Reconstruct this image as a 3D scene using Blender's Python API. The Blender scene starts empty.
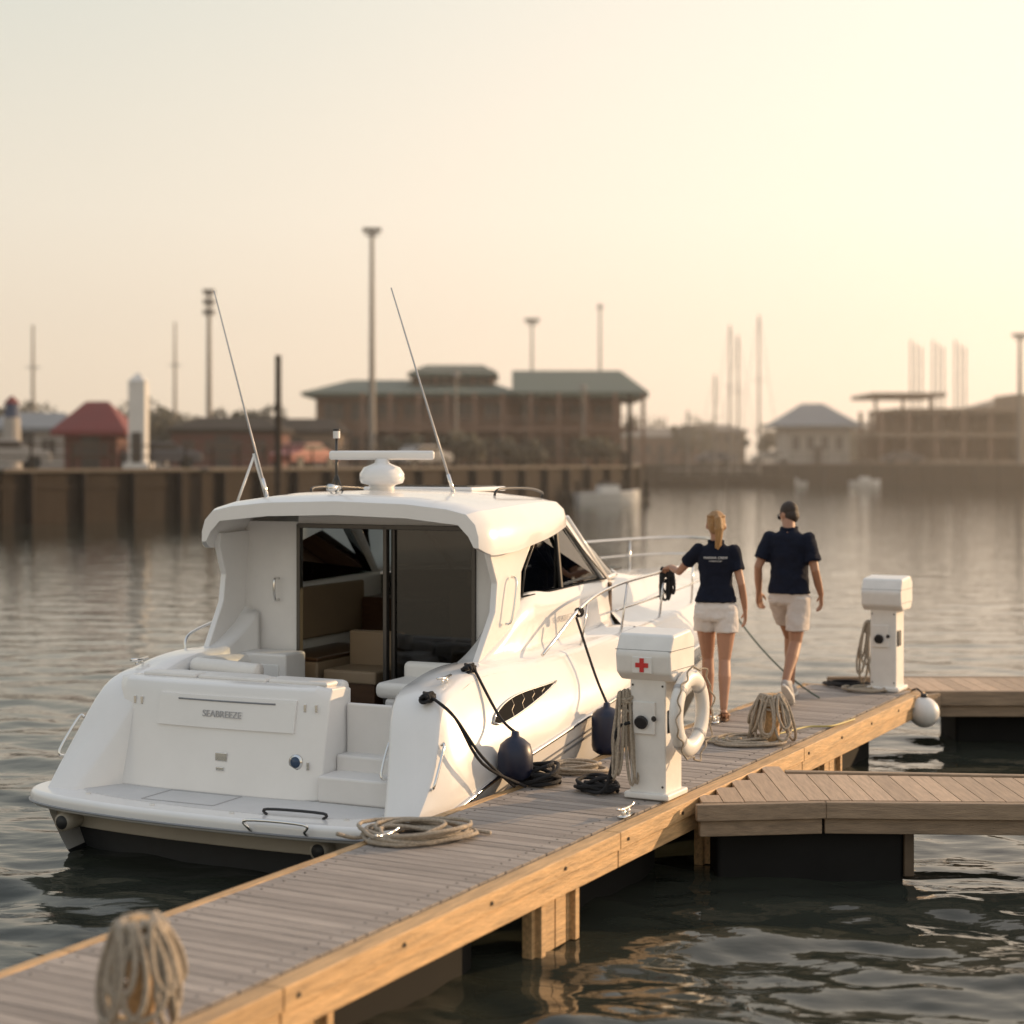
import bpy, bmesh, math, random
import numpy as np
from mathutils import Vector, Matrix, Euler
random.seed(7); np.random.seed(7)
D=bpy.data; scene=bpy.context.scene; COL=scene.collection
R=math.radians

# ------------------------------------------------------------------ materials
def mat(name,col,rough=.5,metal=0.,var=0.,vscale=6.,bump=0.,bscale=40.,coat=0.,island=0.,stretch=None,spec=.5):
    m=D.materials.new(name); m.use_nodes=True; nt=m.node_tree; N=nt.nodes; L=nt.links
    p=N['Principled BSDF']; p.inputs['Base Color'].default_value=(*col,1)
    p.inputs['Roughness'].default_value=rough; p.inputs['Metallic'].default_value=metal
    p.inputs['Specular IOR Level'].default_value=spec
    p.inputs['Coat Weight'].default_value=coat; p.inputs['Coat Roughness'].default_value=.06
    tc=N.new('ShaderNodeTexCoord'); mp=N.new('ShaderNodeMapping'); L.new(tc.outputs['Object'],mp.inputs[0])
    if stretch: mp.inputs['Scale'].default_value=stretch
    last=None
    if var>0:
        n=N.new('ShaderNodeTexNoise'); n.inputs['Scale'].default_value=vscale; n.inputs['Detail'].default_value=6; n.inputs['Roughness'].default_value=.65
        L.new(mp.outputs[0],n.inputs['Vector'])
        r=N.new('ShaderNodeMapRange'); r.inputs[1].default_value=.3; r.inputs[2].default_value=.7
        r.inputs[3].default_value=1-var; r.inputs[4].default_value=1+var
        L.new(n.outputs['Fac'],r.inputs[0])
        v=N.new('ShaderNodeVectorMath'); v.operation='SCALE'; v.inputs[0].default_value=col
        L.new(r.outputs[0],v.inputs['Scale']); last=v
        L.new(v.outputs[0],p.inputs['Base Color'])
        r2=N.new('ShaderNodeMapRange'); r2.inputs[3].default_value=max(.02,rough*.8); r2.inputs[4].default_value=min(1,rough*1.25)
        L.new(n.outputs['Fac'],r2.inputs[0]); L.new(r2.outputs[0],p.inputs['Roughness'])
    if island>0:
        g=N.new('ShaderNodeNewGeometry'); r=N.new('ShaderNodeMapRange'); r.inputs[3].default_value=1-island; r.inputs[4].default_value=1+island
        L.new(g.outputs['Random Per Island'],r.inputs[0])
        v=N.new('ShaderNodeVectorMath'); v.operation='SCALE'
        if last: L.new(last.outputs[0],v.inputs[0])
        else: v.inputs[0].default_value=col
        L.new(r.outputs[0],v.inputs['Scale']); L.new(v.outputs[0],p.inputs['Base Color'])
    if bump>0:
        n=N.new('ShaderNodeTexNoise'); n.inputs['Scale'].default_value=bscale; n.inputs['Detail'].default_value=5
        L.new(mp.outputs[0],n.inputs['Vector'])
        b=N.new('ShaderNodeBump'); b.inputs['Strength'].default_value=bump; b.inputs['Distance'].default_value=.01
        L.new(n.outputs['Fac'],b.inputs['Height']); L.new(b.outputs[0],p.inputs['Normal'])
    return m
def glassmat(name,tint,fres=1.0):
    m=D.materials.new(name); m.use_nodes=True; nt=m.node_tree; N=nt.nodes; L=nt.links
    N.remove(N['Principled BSDF'])
    t=N.new('ShaderNodeBsdfTransparent'); t.inputs[0].default_value=(*tint,1)
    g=N.new('ShaderNodeBsdfGlossy'); g.inputs['Roughness'].default_value=.03
    f=N.new('ShaderNodeFresnel'); f.inputs[0].default_value=1.5
    a=N.new('ShaderNodeMath'); a.operation='ADD'; a.inputs[1].default_value=.04*fres; L.new(f.outputs[0],a.inputs[0])
    x=N.new('ShaderNodeMixShader'); L.new(a.outputs[0],x.inputs[0]); L.new(t.outputs[0],x.inputs[1]); L.new(g.outputs[0],x.inputs[2])
    L.new(x.outputs[0],N['Material Output'].inputs[0]); return m

M=dict(
 gel=mat('gelcoat_white',(.78,.77,.76),.2,var=.03,vscale=2.5,coat=.6),
 gelin=mat('gelcoat_cockpit',(.74,.72,.70),.4,var=.04,vscale=4),
 nonskid=mat('nonskid_white',(.62,.61,.60),.6,var=.05,vscale=6,bump=.4,bscale=220),
 vinyl=mat('vinyl_cushion',(.72,.70,.67),.45,var=.05,vscale=5,bump=.15,bscale=30),
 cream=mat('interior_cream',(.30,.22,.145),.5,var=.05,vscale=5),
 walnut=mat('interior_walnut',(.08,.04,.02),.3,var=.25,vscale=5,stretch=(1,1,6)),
 black=mat('black_trim',(.015,.015,.017),.35),
 ventblk=mat('vent_black',(.012,.012,.013),.9,spec=.1),
 rubber=mat('black_rubber',(.02,.02,.02),.6),
 antifoul=mat('antifoul_black',(.02,.022,.025),.6,var=.3,vscale=5),
 tan=mat('boot_tan',(.36,.32,.26),.35,var=.08,vscale=3),
 chrome=mat('stainless',(.75,.74,.72),.15,1.0),
 alu=mat('anodised_dark',(.09,.085,.08),.35,.8),
 greyline=mat('grey_pinstripe',(.22,.23,.25),.3),
 greyl2=mat('light_grey_lettering',(.42,.42,.43),.35),
 navyf=mat('fender_navy',(.008,.012,.035),.4,var=.2,vscale=12),
 rope=mat('rope_natural',(.40,.34,.27),.9,var=.3,vscale=60,bump=1.0,bscale=160),
 ropeblk=mat('rope_black',(.015,.015,.018),.8,bump=1,bscale=160),
 ropeg=mat('rope_green',(.08,.12,.10),.8,bump=1,bscale=160),
 hose=mat('hose_yellow',(.42,.35,.12),.5),
 plank=mat('deck_plank',(.31,.275,.25),.65,var=.24,vscale=5,bump=.5,bscale=60,island=.18,stretch=(.6,8,1)),
 plankw=mat('finger_plank',(.42,.31,.22),.65,var=.24,vscale=6,bump=.5,bscale=60,island=.17,stretch=(8,.6,1)),
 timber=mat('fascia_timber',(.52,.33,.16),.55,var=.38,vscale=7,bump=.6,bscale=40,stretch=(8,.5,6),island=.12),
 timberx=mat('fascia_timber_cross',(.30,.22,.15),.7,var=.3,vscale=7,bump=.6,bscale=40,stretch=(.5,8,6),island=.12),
 timberd=mat('wet_timber',(.10,.07,.045),.6,var=.3,vscale=7),
 float_=mat('float_black',(.012,.012,.012),.75,var=.3,vscale=4,spec=.2),
 ped=mat('pedestal_white',(.74,.73,.71),.4,var=.07,vscale=5),
 red=mat('red_marker',(.55,.03,.03),.45),
 blueb=mat('badge_blue',(.03,.06,.12),.3),
 skinw=mat('skin_light',(.40,.21,.135),.5,var=.08,vscale=9),
 skinm=mat('skin_tan',(.35,.18,.11),.5,var=.08,vscale=9),
 navy=mat('polo_navy',(.008,.011,.024),.9,var=.2,vscale=8,bump=.5,bscale=300,spec=.2),
 shortw=mat('shorts_white',(.70,.66,.64),.9,bump=.4,bscale=300,var=.05,spec=.2),
 shortk=mat('shorts_stone',(.60,.54,.50),.9,bump=.4,bscale=300,var=.05,spec=.2),
 blond=mat('hair_blond',(.38,.21,.08),.5,var=.35,vscale=25,stretch=(6,6,.5),bump=1,bscale=60),
 darkhair=mat('hair_dark',(.03,.018,.012),.6,bump=1,bscale=90),
 white=mat('white_print',(.75,.75,.75),.6),
 sandal=mat('sandal_brown',(.16,.08,.04),.6),
 shoe=mat('sneaker_grey',(.40,.38,.37),.7),
 sole=mat('sneaker_sole',(.7,.68,.64),.6),
 eye=mat('eye_dark',(.03,.02,.015),.2),
 lip=mat('lip',(.36,.12,.10),.5),
)
M['glass']=glassmat('glass_tinted',(.46,.50,.46))
M['glassd']=glassmat('glass_dark',(.28,.27,.25),.5)

# ------------------------------------------------------------------ geometry helpers
def grp(name,loc=(0,0,0),rz=0.,parent=None):
    e=D.objects.new(name,None); e.empty_display_size=.2; e.location=loc; e.rotation_euler=(0,0,rz); COL.objects.link(e)
    if parent: e.parent=parent
    return e
def mk(name,vs,fs,m,parent=None,smooth=False,mats=None,fm=None):
    me=D.meshes.new(name); me.from_pydata([tuple(v) for v in vs],[],fs); me.validate()
    if mats:
        for q in mats: me.materials.append(q)
    elif m: me.materials.append(m)
    if fm is not None and len(fm)==len(me.polygons):
        me.polygons.foreach_set('material_index',fm)
    bm=bmesh.new(); bm.from_mesh(me); bmesh.ops.recalc_face_normals(bm,faces=bm.faces); bm.to_mesh(me); bm.free()
    if smooth: me.polygons.foreach_set('use_smooth',[True]*len(me.polygons))
    o=D.objects.new(name,me); COL.objects.link(o)
    if parent: o.parent=parent
    return o
FOLD=D.textures.new('cloth_folds','CLOUDS'); FOLD.noise_scale=.10; FOLD.noise_depth=2
class MB:
    """mesh builder accumulating parts"""
    def __init__(s): s.v=[]; s.f=[]
    def add(s,vs,fs):
        n=len(s.v); s.v+= [tuple(v) for v in vs]; s.f+=[tuple(i+n for i in f) for f in fs]
    def box(s,c,d,rz=0.,rx=0.):
        hx,hy,hz=d[0]/2,d[1]/2,d[2]/2
        vs=[Vector((x,y,z)) for x in(-hx,hx) for y in(-hy,hy) for z in(-hz,hz)]
        mt=Euler((rx,0,rz)).to_matrix(); vs=[mt@v+Vector(c) for v in vs]
        s.add(vs,[(0,1,3,2),(4,6,7,5),(0,4,5,1),(2,3,7,6),(0,2,6,4),(1,5,7,3)])
    def tube(s,pts,rad,seg=10,caps=True):
        pts=[Vector(p) for p in pts]; n=len(pts)
        if not hasattr(rad,'__len__'): rad=[rad]*n
        T=[(pts[min(i+1,n-1)]-pts[max(i-1,0)]).normalized() for i in range(n)]
        ref=Vector((0,0,1)) if abs(T[0].z)<.9 else Vector((1,0,0))
        u=T[0].cross(ref).normalized(); rings=[]
        for i in range(n):
            u=(u-T[i]*u.dot(T[i])).normalized(); w=T[i].cross(u)
            rings.append([pts[i]+(u*math.cos(a)+w*math.sin(a))*rad[i] for a in [2*math.pi*k/seg for k in range(seg)]])
        s.rings(rings,True,caps)
    def rings(s,rings,closed=True,caps=True):
        n=len(rings[0]); vs=[p for r in rings for p in r]; fs=[]
        for i in range(len(rings)-1):
            for k in range(n if closed else n-1):
                k2=(k+1)%n; fs.append((i*n+k,i*n+k2,(i+1)*n+k2,(i+1)*n+k))
        if caps and closed:
            fs.append(tuple(range(n))); fs.append(tuple((len(rings)-1)*n+k for k in range(n)))
        s.add(vs,fs)
    def ball(s,c,r,seg=14,rot=None):
        c=Vector(c)
        if not hasattr(r,'__len__'): r=(r,r,r)
        rings=[]
        for j in range(1,seg):
            t=math.pi*j/seg
            ring=[Vector((r[0]*math.sin(t)*math.cos(a),r[1]*math.sin(t)*math.sin(a),-r[2]*math.cos(t))) for a in [2*math.pi*k/(seg*1.5//1) for k in range(int(seg*1.5))]]
            if rot: ring=[rot@p for p in ring]
            rings.append([c+p for p in ring])
        s.rings(rings,True,True)
    def capsule(s,pts,rad,seg=12):
        s.tube(pts,rad,seg)
        if not hasattr(rad,'__len__'): rad=[rad]*len(pts)
        for p,r in zip(pts,rad): s.ball(p,r*.985,8)
    def out(s,name,m,parent=None,smooth=False,bevel=0,remesh=0,sm=0,fold=0):
        o=mk(name,s.v,s.f,m,parent,smooth)
        if remesh:
            q=o.modifiers.new('r','REMESH'); q.mode='VOXEL'; q.voxel_size=remesh; q.use_smooth_shade=True
            if sm: q=o.modifiers.new('s','SMOOTH'); q.iterations=sm; q.factor=.5
            if fold: q=o.modifiers.new('d','DISPLACE'); q.texture=FOLD; q.strength=fold; q.mid_level=.45
        if bevel:
            q=o.modifiers.new('b','BEVEL'); q.width=bevel; q.segments=3; q.limit_method='ANGLE'
            o.data.polygons.foreach_set('use_smooth',[True]*len(o.data.polygons))
            q=o.modifiers.new('w','WEIGHTED_NORMAL')
        return o
def box(name,c,d,m,parent=None,rz=0.,rx=0.,bevel=0.):
    b=MB(); b.box(c,d,rz,rx); return b.out(name,m,parent,bevel=bevel)
def tube(name,pts,r,m,parent=None,seg=10):
    b=MB(); b.tube(pts,r,seg); return b.out(name,m,parent,smooth=True)
def cyl(name,c,r,h,m,parent=None,r2=None,seg=24,bevel=0):
    b=MB(); c=Vector(c); b.tube([c,c+Vector((0,0,h))],[r,r2 if r2 is not None else r],seg); return b.out(name,m,parent,bevel=bevel or .004)
def herm(xs,ys):
    xs=np.array(xs,float); ys=np.array(ys,float); m=np.gradient(ys,xs)
    def f(x):
        x=min(max(x,xs[0]),xs[-1]); i=min(max(int(np.searchsorted(xs,x))-1,0),len(xs)-2)
        h=xs[i+1]-xs[i]; t=(x-xs[i])/h
        return float((2*t**3-3*t**2+1)*ys[i]+(t**3-2*t**2+t)*h*m[i]+(-2*t**3+3*t**2)*ys[i+1]+(t**3-t**2)*h*m[i+1])
    return f
def smoothpath(pts,n=8):
    pts=[Vector(p) for p in pts]; out=[]
    P=[pts[0]]+pts+[pts[-1]]
    for i in range(1,len(P)-2):
        a,b,c,d=P[i-1],P[i],P[i+1],P[i+2]
        for k in range(n):
            t=k/n
            out.append(.5*((2*b)+(c-a)*t+(2*a-5*b+4*c-d)*t*t+(3*b-a-3*c+d)*t**3))
    out.append(pts[-1]); return out
def text(name,s,size,loc,rot,m,parent,ext=.001):
    c=D.curves.new(name,'FONT'); c.body=s; c.size=size; c.extrude=ext; c.align_x='CENTER'; c.align_y='CENTER'
    o=D.objects.new(name,c); c.materials.append(m); COL.objects.link(o); o.location=loc; o.rotation_euler=rot; o.parent=parent; return o

# ------------------------------------------------------------------ camera
cam=D.cameras.new('camera'); co=D.objects.new('camera',cam); COL.objects.link(co)
co.location=(0,0,2.6); co.rotation_euler=(R(90),0,0); cam.sensor_width=36; cam.lens=1700/1024*36
cam.shift_y=-52/1024; cam.clip_end=5000; cam.clip_start=.1
cam.dof.use_dof=True; cam.dof.focus_distance=11.2; cam.dof.aperture_fstop=1.15
scene.camera=co

# ------------------------------------------------------------------ light + world
AZ=R(64); EL=R(13)
S=Vector((math.sin(AZ)*math.cos(EL),math.cos(AZ)*math.cos(EL),math.sin(EL)))
sl=D.lights.new('sun','SUN'); sl.energy=5.0; sl.angle=R(.6); sl.color=(1,.66,.36)
so=D.objects.new('sun',sl); COL.objects.link(so); so.rotation_euler=S.to_track_quat('Z','Y').to_euler(); so.location=(30,20,20)
w=D.worlds.new('World'); scene.world=w; w.use_nodes=True; nt=w.node_tree; N=nt.nodes; L=nt.links
bg=N['Background']; sky=N.new('ShaderNodeTexSky'); sky.sky_type='NISHITA'; sky.sun_disc=False
sky.sun_elevation=EL; sky.sun_rotation=AZ; sky.air_density=1.5; sky.dust_density=4; sky.ozone_density=1
tc=N.new('ShaderNodeTexCoord'); sx=N.new('ShaderNodeSeparateXYZ'); L.new(tc.outputs['Generated'],sx.inputs[0])
rp=N.new('ShaderNodeValToRGB'); L.new(sx.outputs['Z'],rp.inputs[0]); e=rp.color_ramp
e.elements[0].position=0; e.elements[0].color=(9.6,7.6,5.5,1)
e.elements[1].position=1; e.elements[1].color=(4.6,5.4,6.6,1)
for p,c in((.06,(9.9,8.2,6.2,1)),(.14,(9.3,8.4,6.9,1)),(.26,(7.6,7.6,6.7,1)),(.5,(6.6,6.9,6.9,1))):
    q=e.elements.new(p); q.color=c
dt=N.new('ShaderNodeVectorMath'); dt.operation='DOT_PRODUCT'; dt.inputs[1].default_value=S; L.new(tc.outputs['Generated'],dt.inputs[0])
mr=N.new('ShaderNodeMapRange'); mr.inputs[1].default_value=.1; mr.inputs[2].default_value=1; mr.inputs[3].default_value=0; mr.inputs[4].default_value=1; mr.interpolation_type='SMOOTHSTEP'
L.new(dt.outputs['Value'],mr.inputs[0])
gl=N.new('ShaderNodeVectorMath'); gl.operation='SCALE'; gl.inputs[0].default_value=(6,4.2,3.0); L.new(mr.outputs[0],gl.inputs['Scale'])
ad=N.new('ShaderNodeVectorMath'); ad.operation='ADD'; L.new(rp.outputs[0],ad.inputs[0]); L.new(gl.outputs[0],ad.inputs[1])
mx=N.new('ShaderNodeMix'); mx.data_type='RGBA'; mx.inputs[0].default_value=.95
L.new(sky.outputs[0],mx.inputs[6]); L.new(ad.outputs[0],mx.inputs[7]); L.new(mx.outputs[2],bg.inputs[0]); bg.inputs[1].default_value=.1
scene.view_settings.view_transform='Standard'; scene.view_settings.look='None'; scene.view_settings.exposure=0

# sea haze: a real volume of thin warm mist lying over the far half of the harbour
def haze():
    b=MB(); b.box((0,205,15),(900,310,36))
    m=D.materials.new('sea_haze'); m.use_nodes=True; nt=m.node_tree; nt.nodes.remove(nt.nodes['Principled BSDF'])
    v=nt.nodes.new('ShaderNodeVolumeScatter'); v.inputs['Color'].default_value=(1,.93,.84,1); v.inputs['Density'].default_value=.0014; v.inputs['Anisotropy'].default_value=.5
    nt.links.new(v.outputs[0],nt.nodes['Material Output'].inputs['Volume'])
    b.out('sea_haze',m)
haze()

# ------------------------------------------------------------------ water
def water():
    m=D.materials.new('harbour_water'); m.use_nodes=True; nt=m.node_tree; N=nt.nodes; L=nt.links
    p=N['Principled BSDF']; p.inputs['Base Color'].default_value=(.032,.036,.028,1); p.inputs['Roughness'].default_value=.04; p.inputs['IOR'].default_value=1.36
    tc=N.new('ShaderNodeTexCoord'); mp=N.new('ShaderNodeMapping'); mp.inputs['Scale'].default_value=(.55,1.2,1); L.new(tc.outputs['Object'],mp.inputs[0])
    n1=N.new('ShaderNodeTexNoise'); n1.inputs['Scale'].default_value=5.5; n1.inputs['Detail'].default_value=3; L.new(mp.outputs[0],n1.inputs['Vector'])
    n2=N.new('ShaderNodeTexNoise'); n2.inputs['Scale'].default_value=1.6; n2.inputs['Detail'].default_value=3; L.new(mp.outputs[0],n2.inputs['Vector'])
    b1=N.new('ShaderNodeBump'); b1.inputs['Distance'].default_value=.018; b1.inputs['Strength'].default_value=.4; L.new(n1.outputs['Fac'],b1.inputs['Height'])
    b2=N.new('ShaderNodeBump'); b2.inputs['Distance'].default_value=.06; b2.inputs['Strength'].default_value=.4; L.new(n2.outputs['Fac'],b2.inputs['Height']); L.new(b1.outputs[0],b2.inputs['Normal'])
    L.new(b2.outputs[0],p.inputs['Normal'])
    ys=[-30,-10,0,2,3]; y=3
    while y<60: y*=1.0+ .0036*max(1,(y/12)**.7); ys.append(y)
    while y<4500: y*=1.25; ys.append(y)
    s=np.concatenate([[-6,-3,-1.6,-1],np.linspace(-.7,.7,480),[1,1.6,3,6]])
    ys=np.array(ys); ny,nx=len(ys),len(s)
    sc=np.maximum(ys,5)
    X=s[None,:]*sc[:,None]; Y=np.repeat(ys[:,None],nx,1)
    Z=np.zeros_like(X); rs=np.random.RandomState(3)
    for i in range(70):
        lam=.15*(1.5/.15)**rs.rand(); k=2*math.pi/lam; th=rs.normal(R(82),.5)
        amp=.0044*lam**.92*rs.uniform(.5,1.3); ph=rs.rand()*7
        fade=np.clip(1-(Y*.006/lam)*1.1,0,1)*np.clip(1.3-Y/26,.30,1)
        cr=np.sin(k*(X*math.cos(th)+Y*math.sin(th))+ph+1.1*np.sin(X*1.1+Y*.6+i)+.7*np.sin(X*2.6-Y*1.5+2*i))
        Z+=amp*cr*fade
    Z*=np.clip((70-Y)/30,0,1)*np.clip((np.abs(s)<.72)[None,:],0,1)
    V=np.stack([X,Y,Z],-1).reshape(-1,3)
    ii,jj=np.meshgrid(np.arange(ny-1),np.arange(nx-1),indexing='ij'); a=(ii*nx+jj).ravel()
    F=np.stack([a,a+1,a+nx+1,a+nx],1)
    me=D.meshes.new('water'); me.vertices.add(len(V)); me.vertices.foreach_set('co',V.ravel())
    me.loops.add(F.size); me.loops.foreach_set('vertex_index',F.ravel().astype('i')); me.polygons.add(len(F))
    me.polygons.foreach_set('loop_start',np.arange(0,F.size,4,dtype='i')); me.polygons.foreach_set('loop_total',np.full(len(F),4,'i'))
    me.polygons.foreach_set('use_smooth',[True]*len(F)); me.update(); me.validate(); me.materials.append(m)
    COL.objects.link(D.objects.new('water',me))
water()

# ------------------------------------------------------------------ ropes
def coil(parent,name,c,r,turns,tr,m,seed=0,layers=.5):
    rn=random.Random(seed); pts=[]; n=int(turns*22)
    ox,oy=0,0
    for i in range(n):
        t=i/22*2*math.pi; k=i/n
        if i%22==0: tx,ty=rn.uniform(-.13,.13)*r,rn.uniform(-.13,.13)*r
        ox+=(tx-ox)*.15; oy+=(ty-oy)*.15
        rr=r*(.45+.55*abs(math.sin(k*math.pi*turns*.37+seed)))*(1+.09*math.sin(t*3+seed)+.05*math.sin(t*1.7))
        pts.append((c[0]+ox+rr*math.cos(t)*(1.15)+.03*r*rn.uniform(-1,1),c[1]+oy+rr*math.sin(t)*.9,c[2]+tr+tr*2*layers*k*turns*.5*abs(math.sin(t*.5+k*5))))
    b=MB(); b.tube(pts,tr,7); return b.out(name,m,parent,smooth=True)
def wraps(parent,name,c,m,tr=.010,n=5,r=.03):
    b=MB(); c=Vector(c)
    for j in range(n):
        o=(j-(n-1)/2)*tr*1.7; ph=j*.9; pts=[]
        for k in range(17):
            t=2*math.pi*k/16; q=r*(1+.12*math.sin(2*t+ph))
            pts.append(c+Vector((q*math.cos(t),o+.012*math.sin(t+ph),q*.8*math.sin(t))))
        b.tube(pts,tr,7)
    b.tube([c+Vector((.02,-.06,.01)),c+Vector((-.03,0,.03)),c+Vector((.02,.06,.01))],tr,7); b.tube([c+Vector((-.03,-.06,.0)),c+Vector((.03,0,.035)),c+Vector((-.03,.06,.0))],tr,7)
    return b.out(name,m,parent,smooth=True)
def hangloops(parent,name,c,r0,top,n,hmin,hmax,wd,tr,m,seed=0,spread=0.):
    rn=random.Random(seed); b=MB()
    for i in range(n):
        ph=2*math.pi*i/n+rn.uniform(-.3,.3); h=rn.uniform(hmin,hmax); ww=wd*rn.uniform(.6,1.35); off=r0+tr*rn.uniform(.4,3.4); pts=[]; sk=rn.uniform(-.035,.035)
        for k in range(25):
            t=2*math.pi*k/24; dn=(1-math.cos(t))/2
            lat=ww*math.sin(t)*(1-.35*math.cos(t))+sk*dn; dz=-h*dn
            rad=off+.012*math.sin(t*.5)+spread*dn - (.5*r0 if k in(0,24) else 0)
            cx=math.cos(ph)*rad-math.sin(ph)*lat; cy=math.sin(ph)*rad+math.cos(ph)*lat
            q=math.hypot(cx,cy)
            if q<r0+tr and 2<k<22: cx*=(r0+tr)/q; cy*=(r0+tr)/q
            pts.append((c[0]+cx,c[1]+cy,top+dz+.004*math.sin(k*1.3+i)))
        b.tube(pts,tr,7)
    for j in range(4):
        z=top-.03-.03*j+rn.uniform(-.01,.01); b.tube([(c[0]+(r0+tr*3.0)*math.cos(t),c[1]+(r0+tr*3.0)*math.sin(t),z+.02*math.sin(t+j*1.4)) for t in [2*math.pi*k/20 for k in range(22)]],tr,7)
    return b.out(name,m,parent,smooth=True)
def sag(a,b,s,n=16):
    a=Vector(a); b=Vector(b); return [a.lerp(b,t)+Vector((0,0,-s*4*t*(1-t))) for t in [i/n for i in range(n+1)]]

# ------------------------------------------------------------------ dock
DA=R(-28.3); DZ=.5; W=1.075
def dock():
    g=grp('dock',(-2.09,6.93,0),DA); rn=random.Random(2)
    b=MB(); y=-6.; pw=.092
    while y<10.25: b.box((W/2-.03+rn.uniform(-.003,.003),y,DZ-.018+rn.uniform(-.0015,.0015)),(W-.12,pw-.009,.036)); y+=pw
    b.out('deck_planks',M['plank'],g)
    b=MB()
    y=-6.
    while y<10.2:
        l=min(3.2,10.2-y)
        b.box((W+.0,y+l/2,DZ-.045),(.11,l-.006,.098)); b.box((-.02,y+l/2,DZ-.05),(.06,l-.006,.094))
        b.box((W+.015,y+l/2,DZ-.147),(.05,l-.01,.10)); y+=l
    b.box((W/2,10.27,DZ-.08),(W+.1,.05,.16))
    b.out('fascia_boards',M['timber'],g,bevel=.006)
    b=MB(); y=-6
    while y<9: b.box((W/2-.08,y+.75,.05),(W-.36,1.35,.6)); b.box((W/2-.08,y+.75,.30),(W-.30,1.42,.06)); y+=2.35
    b.out('floats',M['float_'],g,bevel=.03)
    b=MB(); y=-6+1.9
    while y<9.6:
        for k in range(4): b.box((W-.06,y-.20+.135*k,.15),(.06,.125,.29))
        b.box((W-.02,y-.20,.15),(.05,.05,.28)); b.box((W-.02,y+.20,.15),(.05,.05,.28)); y+=2.35
    b.out('knee_brackets',M['timber'],g,bevel=.005)
    b=MB(); y=-5.9
    while y<10:
        b.tube([(W+.056,y,DZ-.05),(W+.062,y,DZ-.05)],.011,8)
        y+=.8
    b.out('bolt_heads',M['alu'],g)
    b=MB(); y=-6
    while y<10.2:
        for x in(.10,W-.19): b.tube([(x,y,DZ-.001),(x,y,DZ+.0025)],.006,6)
        y+=pw
    b.out('deck_screws',M['alu'],g)
    def cleat(x,y,rz):
        c=grp('cleat',(x,y,DZ+.006),rz,g); b=MB()
        b.box((0,0,.006),(.05,.14,.012)); b.tube([(0,-.035,0),(0,-.03,.05)],.012,8); b.tube([(0,.035,0),(0,.03,.05)],.012,8)
        b.tube(smoothpath([(0,-.12,.062),(0,-.05,.05),(0,.05,.05),(0,.12,.062)],4),[.008]*4+[.012]*5+[.008]*4,8)
        b.out('horn',M['chrome'],c,smooth=True)
    cleat(.12,2.75,0); cleat(.98,4.0,.0); cleat(.13,7.6,0)
    return g
dock()
def finger():
    g=grp('finger_pier')
    b=MB(); x=1.9
    while x<9: 
        yf=10.45-(x-1.9)*.045; yb=11.42-(x-1.9)*.10
        b.box((x,(yf+yb)/2,DZ-.018),(.128,yb-yf-.1,.036)); x+=.134
    for k in range(6):
        x=1.767-.134*k
        edge=10.47+(x-1.12)/.539; yb=min(11.75,edge); yf=10.40+(x-1.12)*.09
        if yb-yf>.08: b.box((x,(yf+yb)/2,DZ-.018),(.128,yb-yf-.04,.036))
    b.out('planks',M['plankw'],g)
    b=MB()
    def beam(p,q,w_,z,h):
        p=Vector(p);q=Vector(q);d=q-p; b.box(((p.x+q.x)/2,(p.y+q.y)/2,z),(d.length,w_,h),math.atan2(d.y,d.x))
    beam((1.12,10.34),(1.92,10.43),.06,DZ-.045,.10); beam((1.14,10.36),(1.90,10.45),.05,DZ-.145,.096)
    beam((1.925,10.43),(9,10.11),.06,DZ-.045,.10); beam((1.92,10.455),(9,10.135),.05,DZ-.145,.096)
    beam((1.84,11.47),(9,10.75),.06,DZ-.045,.10); beam((1.86,11.45),(9,10.73),.05,DZ-.145,.096)
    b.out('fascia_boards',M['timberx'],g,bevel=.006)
    b=MB()
    for x in(1.85,4.6,7.2): b.box((x,10.90-(x-1.9)*.07,.06),(1.16,.72,.56))
    b.out('floats',M['float_'],g,bevel=.03)
    b=MB()
    for x in(2.46,5.2): b.box((x,10.62-(x-1.9)*.045,.16),(.06,.14,.28))
    b.out('brackets',M['timberd'],g,bevel=.005)
    g=grp('cross_walkway'); b=MB(); x=3.72
    b.box((8,15.95,DZ-.06),(8.6,.8,.03))
    while x<14: b.box((x,15.93,DZ-.018),(.128,.95,.036)); x+=.134
    b.out('planks',M['plankw'],g)
    b=MB(); b.box((9.0,15.42,DZ-.06),(10.7,.06,.13)); b.box((9,15.45,DZ-.18),(10.7,.05,.10)); b.box((8.7,16.44,DZ-.06),(11.3,.06,.13)); b.box((3.72,15.25,DZ-.08),(.35,.05,.15),R(40))
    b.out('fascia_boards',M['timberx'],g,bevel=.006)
    b=MB()
    for x in(4.9,7.5,10,12.5): b.box((x,16.0,.06),(1.6,.6,.56))
    b.out('floats',M['float_'],g,bevel=.03)
finger()
def post(x,y,h,r,seed,n,hm,hx,w_,spread,tr=.0125):
    g=grp('mooring_post',(x,y,DZ+.006)); b=MB(); b.tube([(0,0,-.02),(0,0,h*.96),(0,0,h)],[r,r*.97,r*.8],18); b.out('post',M['timber'],g,bevel=.004)
    hangloops(g,'rope_hank',(0,0,0),r,h-.01,n,hm,hx,w_,tr,M['rope'],seed,spread)
    return g
post(-1.345,6.16,.44,.050,1,16,.24,.42,.065,.04,.0125)
g=post(1.93,12.62,.36,.055,4,15,.22,.35,.06,.07,.0105)
coil(g,'rope_pile',(-.17,-.05,0),.22,6,.0105,M['rope'],9)
coil(g,'rope_pile_b',(-.33,.02,0),.16,3,.0105,M['rope'],3)
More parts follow.
